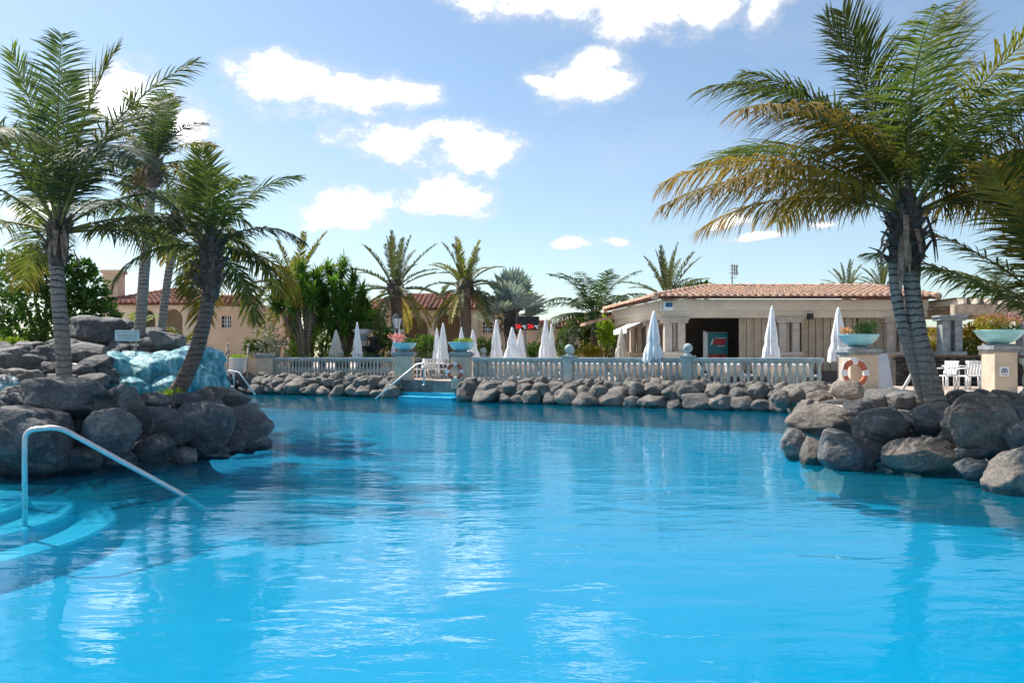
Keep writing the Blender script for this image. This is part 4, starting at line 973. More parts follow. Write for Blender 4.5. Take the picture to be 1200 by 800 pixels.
def tile_roof(parent, e0, e1, r0, r1, s=.24, row=.40, mat='tile', r=.115, name='roof_tiles'):
    """eave e0->e1, ridge r0->r1 (3-D points); barrel tiles laid in stepped rows"""
    e0, e1, r0, r1 = (Vector(p) for p in (e0, e1, r0, r1)); u = (e1-e0).normalized(); n = u.cross(((r0+r1)/2-(e0+e1)/2)).normalized()
    if n.z < 0: n = -n
    v = n.cross(u).normalized()
    if v.z < 0: v = -v
    Lu = (e1-e0).length; H = ((r0+r1)/2-e0).dot(v); uL = (r0-e0).dot(u); uR = (r1-e0).dot(u)
    base = MB(); base.add([e0-n*.02, e1-n*.02, r1-n*.02, r0-n*.02, e0-n*.06, e1-n*.06, r1-n*.06, r0-n*.06], [(0, 1, 2, 3), (7, 6, 5, 4), (0, 4, 5, 1), (1, 5, 6, 2), (2, 6, 7, 3), (3, 7, 4, 0)])
    o = base.build('roof_deck', M['tile_base'], parent); mb = MB(); nc = int(Lu/s); q = random.Random(int(Lu*100))
    for c in range(nc):
        uc = (c+.5)*Lu/nc; k = 0
        while k*row < H-.05:
            v0 = k*row; v1 = min(H, v0+row*1.12); vm = (v0+v1)/2; lo = uL*vm/H; hi = Lu+(uR-Lu)*vm/H
            if lo <= uc <= hi:
                V = []; j = q.uniform(-.012, .012); hh = q.uniform(-.006, .01)
                for (vv, rr_, lift) in ((v0-.06*(k == 0), r*1.05, .035+hh), (v1, r*.86, .0)):
                    for a_ in range(6):
                        an = math.pi*a_/5; V.append(e0+u*(uc+j+rr_*math.cos(an))+v*vv+n*(rr_*math.sin(an)*.9+lift))
                mb.add(V, [(a_, a_+1, a_+7, a_+6) for a_ in range(5)]+[(0, 5, 4, 3, 2, 1)])
            k += 1
    t = mb.build(name, M[mat], parent, True); t['kind'] = 'stuff'
    cap = MB()
    for p0, p1 in ((r0, r1), (e0, r0), (e1, r1)):
        l = (p1-p0).length
        if l < .3: continue
        kk = max(1, int(l/.4))
        for i in range(kk):
            a_ = p0.lerp(p1, i/kk); b_ = p0.lerp(p1, (i+1.1)/kk); cap.tube([a_+n*.04, b_+n*.02], [r*1.15, r*.95], 8)
    ct = cap.build('ridge_tiles', M[mat], parent, True); ct['kind'] = 'stuff'
def window(parent, x0, x1, z0, z1, y, nx=4, nz_=3):
    mb = MB(); f = .05; mb.box(x0-f, x1+f, y, y+.1, z0-f, z0); mb.box(x0-f, x1+f, y, y+.1, z1, z1+f); mb.box(x0-f, x0, y, y+.1, z0, z1); mb.box(x1, x1+f, y, y+.1, z0, z1)
    w = mb.build('window', M['white'], parent)
    mb = MB()
    for i in range(1, nx): x = x0+(x1-x0)*i/nx; b = .035 if i*2 == nx else .016; mb.box(x-b, x+b, y+.02, y+.06, z0, z1)
    for i in range(1, nz_): z = z0+(z1-z0)*i/nz_; mb.box(x0, x1, y+.023, y+.057, z-.016, z+.016)
    mb.build('glazing_bars', M['white'], w)
    mb = MB(); mb.box(x0, x1, y+.065, y+.08, z0, z1); mb.build('pane', M['glass'], w)

# bar with tiled roof
bar = thing('pool_bar', 'open fronted cream pool bar with terracotta tiled roof and folding shutters', 'building', (5.9, 31, DECK))
bo = Vector(bar.location)
def L3(x, y, z): return Vector((x, y, z))-bo
FLx, FRx, FY, BLx, BY = 5.9, 16.2, 31.0, 4.95, 38.6
zE, zR = 3.98, 4.76
def quadbox(mb, pts, z0, z1, m=0):
    k = len(pts); mb.add([(x, y, z0) for x, y in pts]+[(x, y, z1) for x, y in pts], [tuple(range(k-1, -1, -1)), tuple(range(k, 2*k))]+[(i, (i+1) % k, (i+1) % k+k, i+k) for i in range(k)], m)
def rel(pts): return [(x-bo.x, y-bo.y) for x, y in pts]
mb = MB(); quadbox(mb, rel([(FLx-.1, FY-.05), (FRx, FY-.05), (FRx, FY+.5), (FLx-.1, FY+.5)]), zE-.42-bo.z, zE-bo.z); quadbox(mb, rel([(FLx-.12, FY+.5), (FLx+.45, FY+.5), (BLx+.45, BY), (BLx-.12, BY)]), zE-.42-bo.z, zE-bo.z)
mb.build('fascia', M['fascia'], bar, bevel=.02)
mb = MB(); quadbox(mb, rel([(FLx, FY+.05), (FRx, FY+.05), (FRx, FY+.45), (FLx, FY+.45)]), 3.28-bo.z, zE-.42-bo.z); quadbox(mb, rel([(FLx, FY+.45), (FLx+.4, FY+.45), (BLx+.4, BY), (BLx, BY)]), 3.28-bo.z, zE-.42-bo.z)
mb.build('beam', M['cream'], bar)
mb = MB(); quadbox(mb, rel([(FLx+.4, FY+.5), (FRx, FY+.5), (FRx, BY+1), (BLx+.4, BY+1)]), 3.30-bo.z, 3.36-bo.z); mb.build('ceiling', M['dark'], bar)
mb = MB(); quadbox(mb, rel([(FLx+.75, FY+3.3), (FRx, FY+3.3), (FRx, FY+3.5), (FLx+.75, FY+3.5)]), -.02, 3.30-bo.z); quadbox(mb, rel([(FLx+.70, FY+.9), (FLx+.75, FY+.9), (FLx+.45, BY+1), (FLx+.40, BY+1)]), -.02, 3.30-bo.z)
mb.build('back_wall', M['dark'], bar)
mb = MB(); quadbox(mb, rel([(FRx-.25, FY+.5), (FRx, FY+.5), (FRx, FY+3.3), (FRx-.25, FY+3.3)]), 0, 3.30-bo.z); mb.build('end_wall', M['cream'], bar)
# roof
ov = .45
e0 = L3(FLx-ov, FY-ov, zE+.06); e1 = L3(FRx+.15, FY-ov, zE+.06); rd0 = L3(FLx+2.6, FY+3.6, zR); rd1 = L3(FRx-.5, FY+3.6, zR); b0 = L3(BLx-ov, BY+.3, zE+.06)
tile_roof(bar, e0, e1, rd0, rd1, .26, .42, 'tile', .125)
tile_roof(bar, b0, e0, L3(BLx+2.8, BY-1.2, zR-.02), rd0-Vector((0, 0, .02)), .26, .42, 'tile', .125)
tile_roof(bar, e1, L3(FRx+.15, BY, zE+.06), rd1, L3(FRx-.5, FY+4.4, zR-.05), .26, .42, 'tile', .125)
def column_pair(x, y, w=.80, parent=bar, o=bo, mat='stone_pale', zt=3.28, name='column'):
    cp = MB(); z0 = 0; h = zt-o.z; x -= o.x; y -= o.y
    cp.box(x-w/2-.08, x+w/2+.08, y-.05, y+.5, z0, z0+1.05); cp.box(x-w/2-.12, x+w/2+.12, y-.09, y+.54, z0+1.05, z0+1.2)
    cp.box(x-w/2, x-w/2+w*.36, y, y+.42, z0+1.2, h-.2); cp.box(x+w/2-w*.36, x+w/2, y, y+.42, z0+1.2, h-.2); cp.box(x-w*.06, x+w*.06, y+.15, y+.3, z0+1.2, h-.2)
    cp.box(x-w/2-.1, x+w/2+.1, y-.07, y+.52, h-.2, h-.08); cp.box(x-w/2-.15, x+w/2+.15, y-.12, y+.57, h-.08, h)
    return cp.build(name, M[mat], parent, bevel=.012)
for px in (791, 925, 1051): column_pair(PX(px, 31.1), 31.06)
for y_, x_ in ((33.5, 5.75), (36.0, 5.42), (38.1, 5.15)): column_pair(x_+.2, y_, .5)
# folding shutters
for (pa, pb) in ((866, 911), (939, 1004), (1006, 1036)):
    x0 = PX(pa, 31.3); x1 = PX(pb, 31.3); n_ = max(3, int((x1-x0)/.145))
    for i in range(n_):
        mb = MB(); xa = x0+(x1-x0)*i/n_; xb = x0+(x1-x0)*(i+1)/n_; dy = .02 if i % 2 else -.02
        mb.box(xa-bo.x+.008, xb-bo.x-.008, .33+dy, .37+dy, .45, 3.28-bo.z); mb.build('shutter_leaf', M['shutter'], bar)
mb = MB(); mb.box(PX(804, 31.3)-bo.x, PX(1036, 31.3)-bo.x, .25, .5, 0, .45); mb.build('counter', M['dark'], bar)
# awning and porch roof on the side
mb = MB(); mb.add([L3(5.55, 33.8, 3.25), L3(5.3, 36.2, 3.25), L3(4.6, 36.1, 2.95), L3(4.85, 33.7, 2.95), L3(4.6, 36.1, 2.75), L3(4.85, 33.7, 2.75)], [(0, 1, 2, 3), (3, 2, 4, 5)]); mb.build('awning', M['canvas'], bar)
mb = MB(); mb.add([L3(5.2, 38.2, 3.85), L3(5.1, 40, 3.85), L3(3.4, 39.8, 3.4), L3(3.5, 38.0, 3.4), L3(5.2, 38.2, 3.7), L3(5.1, 40, 3.7), L3(3.4, 39.8, 3.25), L3(3.5, 38.0, 3.25)], [(0, 1, 2, 3), (7, 6, 5, 4), (0, 3, 7, 4), (2, 1, 5, 6), (3, 2, 6, 7), (1, 0, 4, 5)]); mb.build('porch_roof', M['tile'], bar)
mb = MB(); mb.box(-.02, .34, -.14, -.06, 2.80, 3.14); s_ = mb.build('light_box', M['white'], bar)
mb = MB(); mb.box(.05, .32, -.155, -.145, 2.93, 3.1); mb.build('blue_panel', M['blue'], s_)
mb = MB(); mb.box(PX(945, 31)-bo.x, PX(951, 31)-bo.x, -.22, -.05, 2.45, 2.68); mb.build('wall_lamp', M['black_metal'], bar)
# antennas on the ridge
an = thing('antenna', 'thin roof antenna mast on the bar ridge', 'antenna', W(858, 336, 34.6)); mb = MB()
mb.tube([(0, 0, -.15), (0, 0, 1.0)], .03, 6); mb.build('mast', M['grey_metal'], an); mb = MB()
for z, l in ((.9, .28), (.75, .22), (.6, .3), (.4, .2)): mb.box(-l*.4, l, -.012, .012, z-.012, z+.012)
for x in (.1, .2): mb.box(x-.03, x+.03, -.03, .03, .5, .95)
mb.build('elements', M['grey_metal'], an)
# drinks fridge inside
fr = thing('drinks_fridge', 'teal drinks fridge with red lettering standing inside the bar', 'fridge', (PX(841, 32.6), 32.6, DECK))
mb = MB(); mb.box(-.42, .42, 0, .7, 0, 2.02); mb.build('cabinet', M['fridge_grey'], fr, bevel=.02)
mb = MB(); mb.box(-.40, .40, -.05, -.004, .05, 1.98); dr = mb.build('door', M['teal_panel'], fr)
mb = MB(); mb.add([(-.22, -.058, 1.50), (.30, -.058, 1.50), (.34, -.058, 1.74), (-.14, -.058, 1.74)], [(0, 1, 2, 3)]); mb.build('red_logo', M['red_print'], dr)
mb = MB(); mb.box(-.10, .34, -.060, -.054, 1.755, 1.785); mb.box(-.02, .28, -.060, -.054, 1.43, 1.46); mb.add([(-.30, -.058, 1.5), (-.25, -.058, 1.5), (-.17, -.058, 1.74), (-.22, -.058, 1.74)], [(0, 1, 2, 3)]); mb.build('white_strokes', M['white_print'], dr)
mb = MB(); mb.box(-.37, .37, -.060, -.054, .62, 1.12); mb.build('food_picture', M['food_print'], dr)
mb = MB(); mb.box(-.60, -.50, -.06, 0, 0, 2.05); mb.box(-.50, -.42, -.02, .3, 0, 2.0); mb.build('door_frame', M['white'], fr)

# pergola to the right of the bar
pg = thing('pergola', 'timber pergola with pale rafters adjoining the bar', 'pergola', (16.35, 29.6, DECK)); po_ = Vector(pg.location)
mb = MB(); mb.box(.1, 9, 0, .3, 2.55, 2.95); mb.build('beam', M['woodpale'], pg, bevel=.015)
mb = MB(); mb.box(.1, 9, 3.2, 3.5, 2.55, 2.95); mb.build('beam', M['woodpale'], pg, bevel=.015)
me = MB(); me.box(-.06, .06, -.35, 3.9, 0, .2); rafter = me.mesh('rafter', M['fascia'])
for i in range(18): link('rafter', rafter, pg, (.3+i*.49, 0, 2.953), (0, 0, 0))
mb = MB(); mb.box(.1, 9, .1, 3.8, 3.157, 3.2); mb.build('roof_boards', M['darkwood'], pg)
for px in (1112, 1205):
    column_pair(PX(px, 29.9), 29.65, .75, pg, po_, 'stone_cap', DECK+2.55)
# low dark stone wall under the pergola
lw = thing('low_wall', 'low dark stone wall with a flat coping behind the white chairs', 'wall', (13.2, 27.4, DECK))
mb = MB(); mb.box(0, 5.6, 0, .25, 0, .98); mb.build('wall_core', M['stone_dark'], lw)
mb = MB(); mb.box(-.05, 5.65, -.06, .31, .98, 1.06); mb.build('coping', M['darkwood'], lw)
q = random.Random(3); SM = [rock_mesh(700+i, M['stone_dark'], 2, .15, .5) for i in range(4)]
z = .1
while z < .98:
    x = q.uniform(0, .2); h = q.uniform(.14, .2)
    while x < 5.5:
        w = q.uniform(.2, .45); link('stone', q.choice(SM), lw, (x+w/2, -.01, z+h/2-.08), (0, 0, 0), (w/2*.95, .07, h/2*.92)); x += w
    z += h
# board leaning by the pillar
bd = thing('notice_board', 'plain grey blue panel standing beside the cream pillar', 'panel', (PX(1036, 24.2), 24.2, DECK)); mb = MB()
mb.add([(-.30, -.02, 0), (.28, -.02, 0), (.16, .1, 1.10), (-.30, .1, 1.10), (-.30, .03, 0), (.28, .03, 0), (.16, .15, 1.10), (-.30, .15, 1.10)], [(0, 1, 2, 3), (7, 6, 5, 4), (0, 4, 5, 1), (1, 5, 6, 2), (2, 6, 7, 3), (3, 7, 4, 0)])
mb.build('panel', M['board'], bd); mb = MB(); mb.tube([(-.25, .4, 0), (-.2, .12, .95)], .02, 6); mb.tube([(.2, .4, 0), (.1, .12, .95)], .02, 6); mb.build('strut', M['grey_metal'], bd)

# villas in the background
def villa(label, x0, x1, y, zt, depth, holes, wins, mat, roof, o=(0, 0, DECK), pil=(), seed=0, rmat='tile_red'):
    t = thing('villa', label, 'building', (x0, y, DECK)); ox = x0
    mb = MB(); H = zt-DECK
    wall_holes(mb, rect(0, x1-x0, -.1, H), [[(a-ox, b-DECK) for a, b in h] for h in holes]+[[(a-ox, b-DECK) for a, b in rect(*w)] for w in wins], 0, .35)
    mb.box(0, .3, .35, depth, -.1, H); mb.box(x1-x0-.3, x1-x0, .35, depth, -.1, H); mb.box(.3, x1-x0-.3, 2.6, 2.8, -.1, H); mb.box(.3, x1-x0-.3, .35, 2.6, H-.25, H-.02)
    mb.build('wall', M[mat], t)
    for w in wins: window(t, w[0]-ox, w[1]-ox, w[2]-DECK, w[3]-DECK, .12)
    for (a, b, c, d_) in pil:
        mb = MB(); mb.box(a-ox, b-ox, -.12, .0, c-DECK, d_-DECK); mb.box(a-ox-.06, b-ox+.06, -.16, .0, d_-DECK, d_-DECK+.18); mb.build('pilaster', M['peach_pale'], t)
    mb = MB(); mb.box(-.1, x1-x0+.1, -.14, .0, H-.3, H-.08); mb.build('cornice', M['peach_pale'], t)
    if roof == 'hip':
        w = x1-x0; e = .5; rz = H+1.05
        tile_roof(t, (-e, -e, H), (w+e, -e, H), (2.2, 3.4, rz), (w-2.2, 3.4, rz), .30, .5, rmat, .14)
        tile_roof(t, (-e, depth, H), (-e, -e, H), (2.2, 3.5, rz-.01), (2.2, 3.4, rz-.01), .30, .5, rmat, .14)
        tile_roof(t, (w+e, -e, H), (w+e, depth, H), (w-2.2, 3.4, rz-.01), (w-2.2, 3.5, rz-.01), .30, .5, rmat, .14)
    elif roof == 'parapet':
        mb = MB(); mb.box(0, x1-x0, 0.02, depth, H, H+.08); mb.box(-.05, x1-x0+.05, 0, .3, H+.08, H+.55); mb.build('parapet', M['peach_pale'], t)
        tile_roof(t, (-.1, -.45, H+.05), (x1-x0+.1, -.45, H+.05), (-.1, .0, H+.42), (x1-x0+.1, .0, H+.42), .28, .3, rmat, .13)
    return t
d = 46; X = lambda px: PX(px, d)
def zz(py, d=46): return EYE-(py-HZ)*d/F
v1 = villa('peach villa with red tiled roof and arched loggia behind the leaning palm', X(128), X(243), d, zz(356), 8,
      [arch(X(162), X(182), DECK, zz(363)), arch(X(190), X(214), DECK, zz(362)), [(X(220), DECK), (X(226), DECK), (X(226), zz(385)), (X(220), zz(385))]], [], 'peach_pale', 'hip', pil=[(X(184), X(188), DECK, zz(364)), (X(217), X(233), DECK, zz(362))])
mb = MB(); mb.box(-.9, .0, 1, 1.9, -.1, zz(318)-DECK); mb.box(-1.0, .1, .9, 2.0, zz(318)-DECK, zz(314)-DECK); mb.build('chimney', M['peach'], v1)
v2 = villa('plain peach villa wing with small barred window and flat parapet', X(244), X(306), d-.6, zz(358), 8, [], [(X(264), X(275), zz(384), zz(371))], 'peach', 'parapet')
mb = MB(); mb.box(X(303)-X(244), X(304.5)-X(244), -.1, 0, 1, 3); mb.build('downpipe', M['peach_pale'], v2)
d2 = 48; X2 = lambda px: PX(px, d2); z2 = lambda py: zz(py, d2)
villa('peach villa with arched loggia behind the date palms', X2(424), X2(597), d2, z2(362), 8,
      [arch(X2(474), X2(501), DECK, z2(371)), arch(X2(512), X2(541), DECK, z2(366))], [(X2(566), X2(577), z2(390), z2(377))], 'peach', 'hip', pil=[(X2(503), X2(510), DECK, z2(367)), (X2(544), X2(560), DECK, z2(366))])
d3 = 56; X3 = lambda px: PX(px, d3); z3 = lambda py: zz(py, d3)
villa('pale villa wall behind the temperature display', X3(588), X3(645), d3+2, z3(383), 6, [], [], 'peach_pale', 'parapet')
villa('beige villa with small dark opening behind the feathery palm', X3(650), X3(740), d3-4, zz(384, 52), 7, [arch(PX(661, 52), PX(667, 52), DECK, zz(394, 52))], [], 'cream', 'hip')
villa('low villa wall seen under the pergola roof', PX(1065, 60), PX(1160, 60), 60, zz(392, 60), 5, [], [], 'peach', 'parapet')

# ------------------------------------------------------------------ parasols, furniture
def parasol(label, px, ty, by, d, wpx, seed, mat='canvas'):
    top = W(px, ty, d); bz = W(px, by, d).z; base = Vector((top.x, top.y, DECK)); t = thing('closed_parasol', label, 'parasol', base, 0, 'closed parasols on the terrace'); q = random.Random(seed)
    t.rotation_euler = (q.uniform(-.02, .02), q.uniform(-.025, .025), q.uniform(0, 6)); H = top.z-DECK; zb = min(bz-DECK, H-.8); r = wpx/2*d/F; ph = q.uniform(0, 6)
    mb = MB(); mb.tube([(0, 0, 0), (0, 0, H+.03)], .028, 8); mb.build('pole', M['white'], t, True)
    mb = MB(); mb.lathe([(.30, 0), (.30, .05), (.06, .09), (.05, .25)], 20); mb.build('base', M['grey_metal'], t, True)
    n = 32; k = 16; V = []
    bulge = q.uniform(.62, .8)
    for i in range(k+1):
        s = i/k; z = H-(H-zb)*s
        rad = r*(.12+.88*s**.8)*(1-.16*math.exp(-((s-bulge)/.07)**2))
        for j in range(n):
            a = 2*math.pi*j/n; f = 1+(.32*s+.05)*math.cos(8*a+ph+1.2*s)+.10*s*math.sin(3*a+seed+2*s)
            V.append((math.cos(a+.5*s)*rad*f, math.sin(a+.5*s)*rad*f, z-(.09*(1+math.cos(8*a+ph))+.04*math.sin(3*a))*(s > .9)))
    mb = MB(); mb.add(V, [(i*n+j, (i+1)*n+j, (i+1)*n+(j+1) % n, i*n+(j+1) % n) for i in range(k) for j in range(n)]+[tuple(range(n))]); mb.build('canopy', M[mat], t, True)
    mb = MB(); zz_ = H-(H-zb)*bulge-.03; mb.lathe([(r*.70, 0), (r*.74, .03), (r*.70, .06)], 20, 0, (0, 0, zz_)); mb.build('tie_strap', M[mat], t, True)
    return t
PS = [('white closed parasol before the corner columns of the bar', 765, 365, 419, 28.6, 19, 'canvas'), ('white closed parasol between two shutter bays of the bar', 902, 359, 416, 28.2, 16, 'canvas'),
      ('white closed parasol behind the bowl with clipped bush', 983, 361, 418, 26.9, 20, 'canvas'), ('beige closed parasol beside the side columns of the bar', 728, 384, 419, 34.5, 13, 'canvas_beige'),
      ('white closed parasol beside the silver fan palm trunk', 582, 375, 419, 35.5, 13, 'canvas'), ('wide white closed parasol under the temperature display', 601, 384, 420, 34.8, 17, 'canvas'),
      ('white closed parasol half behind the wide one under the display', 609, 386, 420, 36, 12, 'canvas'), ('tall white closed parasol right of the temperature display', 639, 373, 419, 35, 13, 'canvas'),
      ('shorter white closed parasol pressed against the tall one', 646.5, 380, 419, 36, 10, 'canvas'), ('white closed parasol before the second arch, the taller of a pair', 519, 379, 421, 37, 12, 'canvas'),
      ('white closed parasol before the second arch, the slimmer of a pair', 512, 385, 419, 38, 10, 'canvas'), ('white closed parasol tip behind the lime green bowl', 541, 384, 416, 37.5, 10, 'canvas'),
      ('white closed parasol just right of the lime green bowl', 554, 387, 419, 36.5, 13, 'canvas'), ('white closed parasol behind the tall pink flowers', 466, 379, 412, 38.5, 12, 'canvas'),
      ('tall white closed parasol before the black fountain', 419, 378, 419, 38.3, 11, 'canvas'), ('brownish beige closed parasol before the dense yucca', 394, 387, 417, 38.5, 15, 'canvas_beige')]
for i, (lab, px, ty, by, d, w, mt) in enumerate(PS): parasol(lab, px, ty, by, d, w, i+1, mt)

def chair_parts():
    P = {}
    mb = MB(); mb.box(-.23, .23, -.22, .22, .40, .44); P['seat'] = (mb.mesh('seat', M['white']), (0, 0, 0))
    mb = MB()
    for i in range(5): x = -.2+i*.1; mb.add([(x-.032, .21, .47), (x+.032, .21, .47), (x+.032, .24, .47), (x-.032, .24, .47), (x-.032, .29, .82), (x+.032, .29, .82), (x+.032, .32, .82), (x-.032, .32, .82)], [(0, 3, 2, 1), (4, 5, 6, 7), (0, 1, 5, 4), (1, 2, 6, 5), (2, 3, 7, 6), (3, 0, 4, 7)])
    mb.box(-.24, .24, .285, .325, .80, .88); P['backrest'] = (mb.mesh('backrest', M['white']), (0, 0, 0))
    return P
CP = chair_parts(); mb = MB(); mb.tube([(0, 0, 0), (.0, 0, .41)], .022, 8); LEG = mb.mesh('leg', M['white'], True)
mb = MB(); mb.tube(smooth_path([(0, -.22, .42), (0, -.22, .64), (0, .27, .66)], .08), .02, 8); ARM = mb.mesh('armrest', M['white'], True)
def chair(label, p, rz, group, sc=1):
    t = thing('garden_chair', label, 'chair', p, rz, group); t.scale = (sc,)*3
    for k, (me, l) in CP.items(): link(k, me, t, l)
    for sx in (-1, 1):
        for sy in (-1, 1): link('leg', LEG, t, (sx*.2, sy*.19, 0), (-sy*.06, sx*.1, 0))
        link('armrest', ARM, t, (sx*.235, 0, 0))
def table(label, p, r, group):
    t = thing('garden_table', label, 'table', p, 0, group); mb = MB(); mb.lathe([(r, .70), (r*1.02, .715), (r, .73), (.01, .73)], 28); mb.build('table_top', M['white'], t)
    for k in range(4): link('leg', LEG, t, (math.cos(k*1.571+.78)*r*.6, math.sin(k*1.571+.78)*r*.6, 0), (0, 0, 0), (1, 1, 1.74))
for lab, px, d, rz in (('white plastic chair under the pergola turned sideways to the table', 1107, 24.6, -1.2), ('white plastic chair under the pergola with its back to the pool', 1135, 24.2, 3.3), ('white plastic chair under the pergola behind the others', 1148, 25.4, 1.9)):
    chair(lab, (PX(px, d), d, DECK), rz, 'white chairs under the pergola', 1.0)
table('white round table among the chairs under the pergola', (PX(1121, 25.2), 25.2, DECK), .42, None)
for lab, px, d, rz in (('white plastic chair at the pool entry beside the slim steel handrail', 491, 36.6, -1.0), ('white plastic chair at the pool entry with its back to the pool', 506, 36.2, 3.0), ('white plastic chair at the pool entry beside the life ring', 521, 36.4, 1.6)):
    chair(lab, (PX(px, d), d, DECK), rz, 'white chairs at the pool entry', 1.05)
table('white round table at the pool entry', (PX(508, 37.2), 37.2, DECK), .55, None)
# fence seen behind those chairs
balustrade('stone balustrade of the terrace behind the pool entry chairs', (PX(482, 39), 39), (PX(548, 39), 39), [], .2)
# sun loungers behind the long balustrade
def lounger_meshes():
    P = {}
    mb = MB(); mb.box(-.32, .32, -.95, .45, .30, .36); P['bed'] = mb.mesh('bed', M['white'])
    mb = MB(); mb.add([(-.32, .45, .30), (.32, .45, .30), (.32, .95, .72), (-.32, .95, .72), (-.32, .42, .36), (.32, .42, .36), (.32, .92, .78), (-.32, .92, .78)], [(0, 3, 2, 1), (4, 5, 6, 7), (0, 1, 5, 4), (1, 2, 6, 5), (2, 3, 7, 6), (3, 0, 4, 7)]); P['backrest'] = mb.mesh('backrest', M['white'])
    return P
LM = lounger_meshes(); mb = MB(); mb.box(-.03, .03, -.03, .03, 0, .30); LLEG = mb.mesh('leg', M['white'])
q = random.Random(12)
for i in range(17):
    s = .6+i*.75; u = Vector((B1[0]-A1[0], B1[1]-A1[1])).normalized(); p = Vector(A1)+u*s+Vector((-u.y, u.x))*(1.7+q.uniform(-.2, .3))
    t = thing('sun_lounger', 'white sun lounger in the row behind the long balustrade', 'sun lounger', (p.x, p.y, DECK), math.atan2(u.y, u.x)+q.uniform(-.15, .15)+math.pi, 'white sun loungers behind the balustrade')
    for k, me in LM.items(): link(k, me, t)
    for sx in (-1, 1):
        for y_ in (-.85, .4): link('leg', LLEG, t, (sx*.28, y_, 0))

# temperature display
tp = W(617, 378.5, 40); sg = thing('temperature_display', 'black temperature display board with red LED digits on a pole', 'sign', (tp.x, tp.y, DECK)); zc = tp.z-DECK
mb = MB(); mb.tube([(-.05, .12, -.02), (-.05, .12, zc-.3)], .045, 10); mb.build('pole', M['grey_metal'], sg, True)
mb = MB(); mb.box(-.64, .64, 0, .22, zc-.34, zc+.34); pn = mb.build('display_case', M['black_metal'], sg, bevel=.01)
def lettering(parent, txt, size, loc, mat, name):
    cu = bpy.data.curves.new(name, 'FONT'); cu.body = txt; cu.size = size; cu.extrude = .004; cu.offset = .006; cu.align_x = 'CENTER'
    o = bpy.data.objects.new(name, cu); COL.objects.link(o); dg = bpy.context.evaluated_depsgraph_get(); me = bpy.data.meshes.new_from_object(o.evaluated_get(dg)); bpy.data.objects.remove(o)
    me.materials.clear(); me.materials.append(mat); return link(name, me, parent, loc, (R(90), 0, 0))
for dx in (-.34, .28):
    lettering(pn, '26', .30, (dx-.08, -.008, zc-.26), M['led'], 'digits'); lettering(pn, '\u00b0C', .20, (dx+.22, -.008, zc-.26), M['led_white'], 'unit')
mb = MB(); mb.box(-.50, -.48, -.02, .0, zc-.34, zc+.5); mb.build('bracket', M['grey_metal'], sg)

# lamp
lp = W(465, 376, 38.2); la = thing('street_lamp', 'black lantern lamp with white glass behind the pink flower bowl', 'lamp', (lp.x, lp.y, DECK)); zl = lp.z-DECK
mb = MB(); mb.lathe([(.12, 0), (.12, .15), (.05, .25), (.045, zl-.55), (.09, zl-.5), (.05, zl-.42), (.12, zl-.36)], 12); mb.build('post', M['black_metal'], la, True)
mb = MB(); mb.lathe([(.13, zl-.36), (.24, zl+.12)], 6); mb.build('lantern_glass', M['lampglass'], la)
mb = MB(); mb.lathe([(.27, zl+.12), (.27, zl+.15), (.13, zl+.30), (.05, zl+.36), (.03, zl+.46)], 6)
for k in range(6):
    a = k*math.pi/3; mb.tube([(math.cos(a)*.135, math.sin(a)*.135, zl-.36), (math.cos(a)*.245, math.sin(a)*.245, zl+.12)], .014, 4)
mb.build('lantern_frame', M['black_metal'], la)
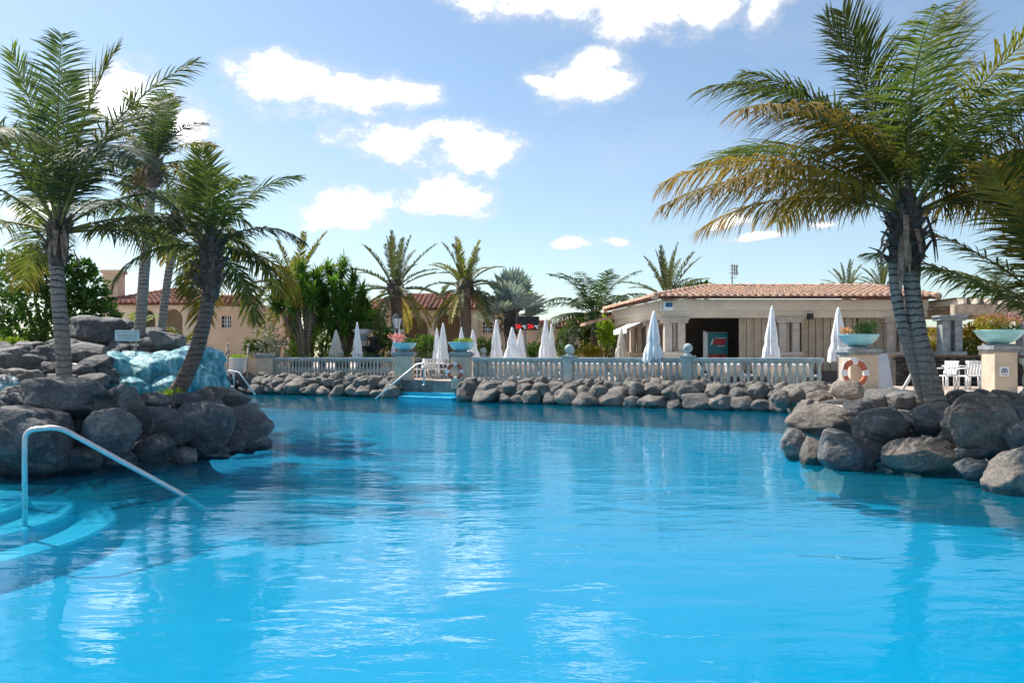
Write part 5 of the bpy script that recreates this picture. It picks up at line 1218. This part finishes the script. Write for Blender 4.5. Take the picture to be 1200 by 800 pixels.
# fountain with white bowl behind the tall parasol
fo = W(437, 420, 39.3); ft = thing('fountain', 'black tiled tiered fountain among the shrubs', 'fountain', (fo.x, fo.y, DECK)); mb = MB()
mb.lathe([(.75, 0), (.75, .25), (.45, .35), (.40, 1.0), (.32, 1.15)], 8); mb.build('base', M['navy'], ft); mb = MB(); mb.lathe([(.2, 1.15), (.55, 1.45), (.58, 1.52), (.2, 1.56), (.16, 1.8), (.34, 1.95), (.05, 2.0)], 20); mb.build('basin', M['black_metal'], ft, True)
bowl_planter('white bowl of shrubs raised behind the tall parasol', (PX(425, 39.9), 39.9, W(425, 394, 39.9).z), .52, .34, [('leafmid', 'foliage', 0, 0, .2, .45, .4, .25, 360, .14, .4)], 12, 'bowl_white')
pd = pillar('slim plinth carrying the raised white bowl behind the fountain', 425, 39.9, .5, W(425, 394, 39.9).z-.22-DECK, DECK)
bowl_planter('pale blue trough of greenery behind the lantern lamp', (PX(463, 40.5), 40.5, W(463, 391, 40.5).z), .5, .22, [('leafmid', 'foliage', 0, 0, .06, .45, .3, .12, 240, .12, .4)], 13, 'bowl_white')
pd = pillar('slim plinth carrying the pale blue trough', 463, 40.5, .45, W(463, 391, 40.5).z-.22-DECK, DECK)
# boat shaped planter and rope posts at left
bowl_planter('white boat shaped planter of low greenery beside the villa wing', (PX(278, 39), 39, DECK), .55, .95, [('leaflime', 'foliage', 0, 0, .12, .5, .4, .16, 360, .13, .4)], 15, 'bowl_white')
for lab, a_, b_ in (('leaning wooden post beside the waterfall rocks', (258, 428), (267, 405)), ('slim wooden post beside the boat planter', (266, 440), (267.5, 412)), ('wooden post behind the boat planter', (289, 425), (291, 406))):
    p0 = W(*a_, 38); p1 = W(*b_, 38); p0.z = DECK-.03; t = thing('wooden_post', lab, 'post', p0, 0, 'wooden rope posts'); mb = MB(); mb.tube([(0, 0, 0), p1-p0], [.06, .045], 8); mb.build('shaft', M['woodpale'], t, True)
    mb = MB(); mb.lathe([(.05, 0), (.075, .04), (.075, .1), (.02, .13)], 10, 0, p1-p0); mb.build('knob', M['woodpale'], t, True)
# sign on the mound
sp = W(149, 393, 22); so = thing('notice_sign', 'pale blue notice board on two legs standing on the rock mound', 'sign', (sp.x, sp.y, sp.z-.62)); mb = MB()
mb.box(-.33, .33, -.015, .015, .47, .77); bdq = mb.build('board', M['signboard'], so); mb = MB()
for z, a_, b_ in ((.71, -.28, .28), (.645, -.26, .24), (.60, -.26, .29), (.555, -.22, .24), (.51, -.26, .26)): mb.box(a_, b_, -.019, -.0155, z-.008, z+.008)
mb.build('faded_lines', M['ink'], bdq)
for x in (-.24, .24):
    mb = MB(); mb.tube([(x, 0, -.1), (x, 0, .475)], .02, 8); mb.build('leg', M['grey_metal'], so, True)
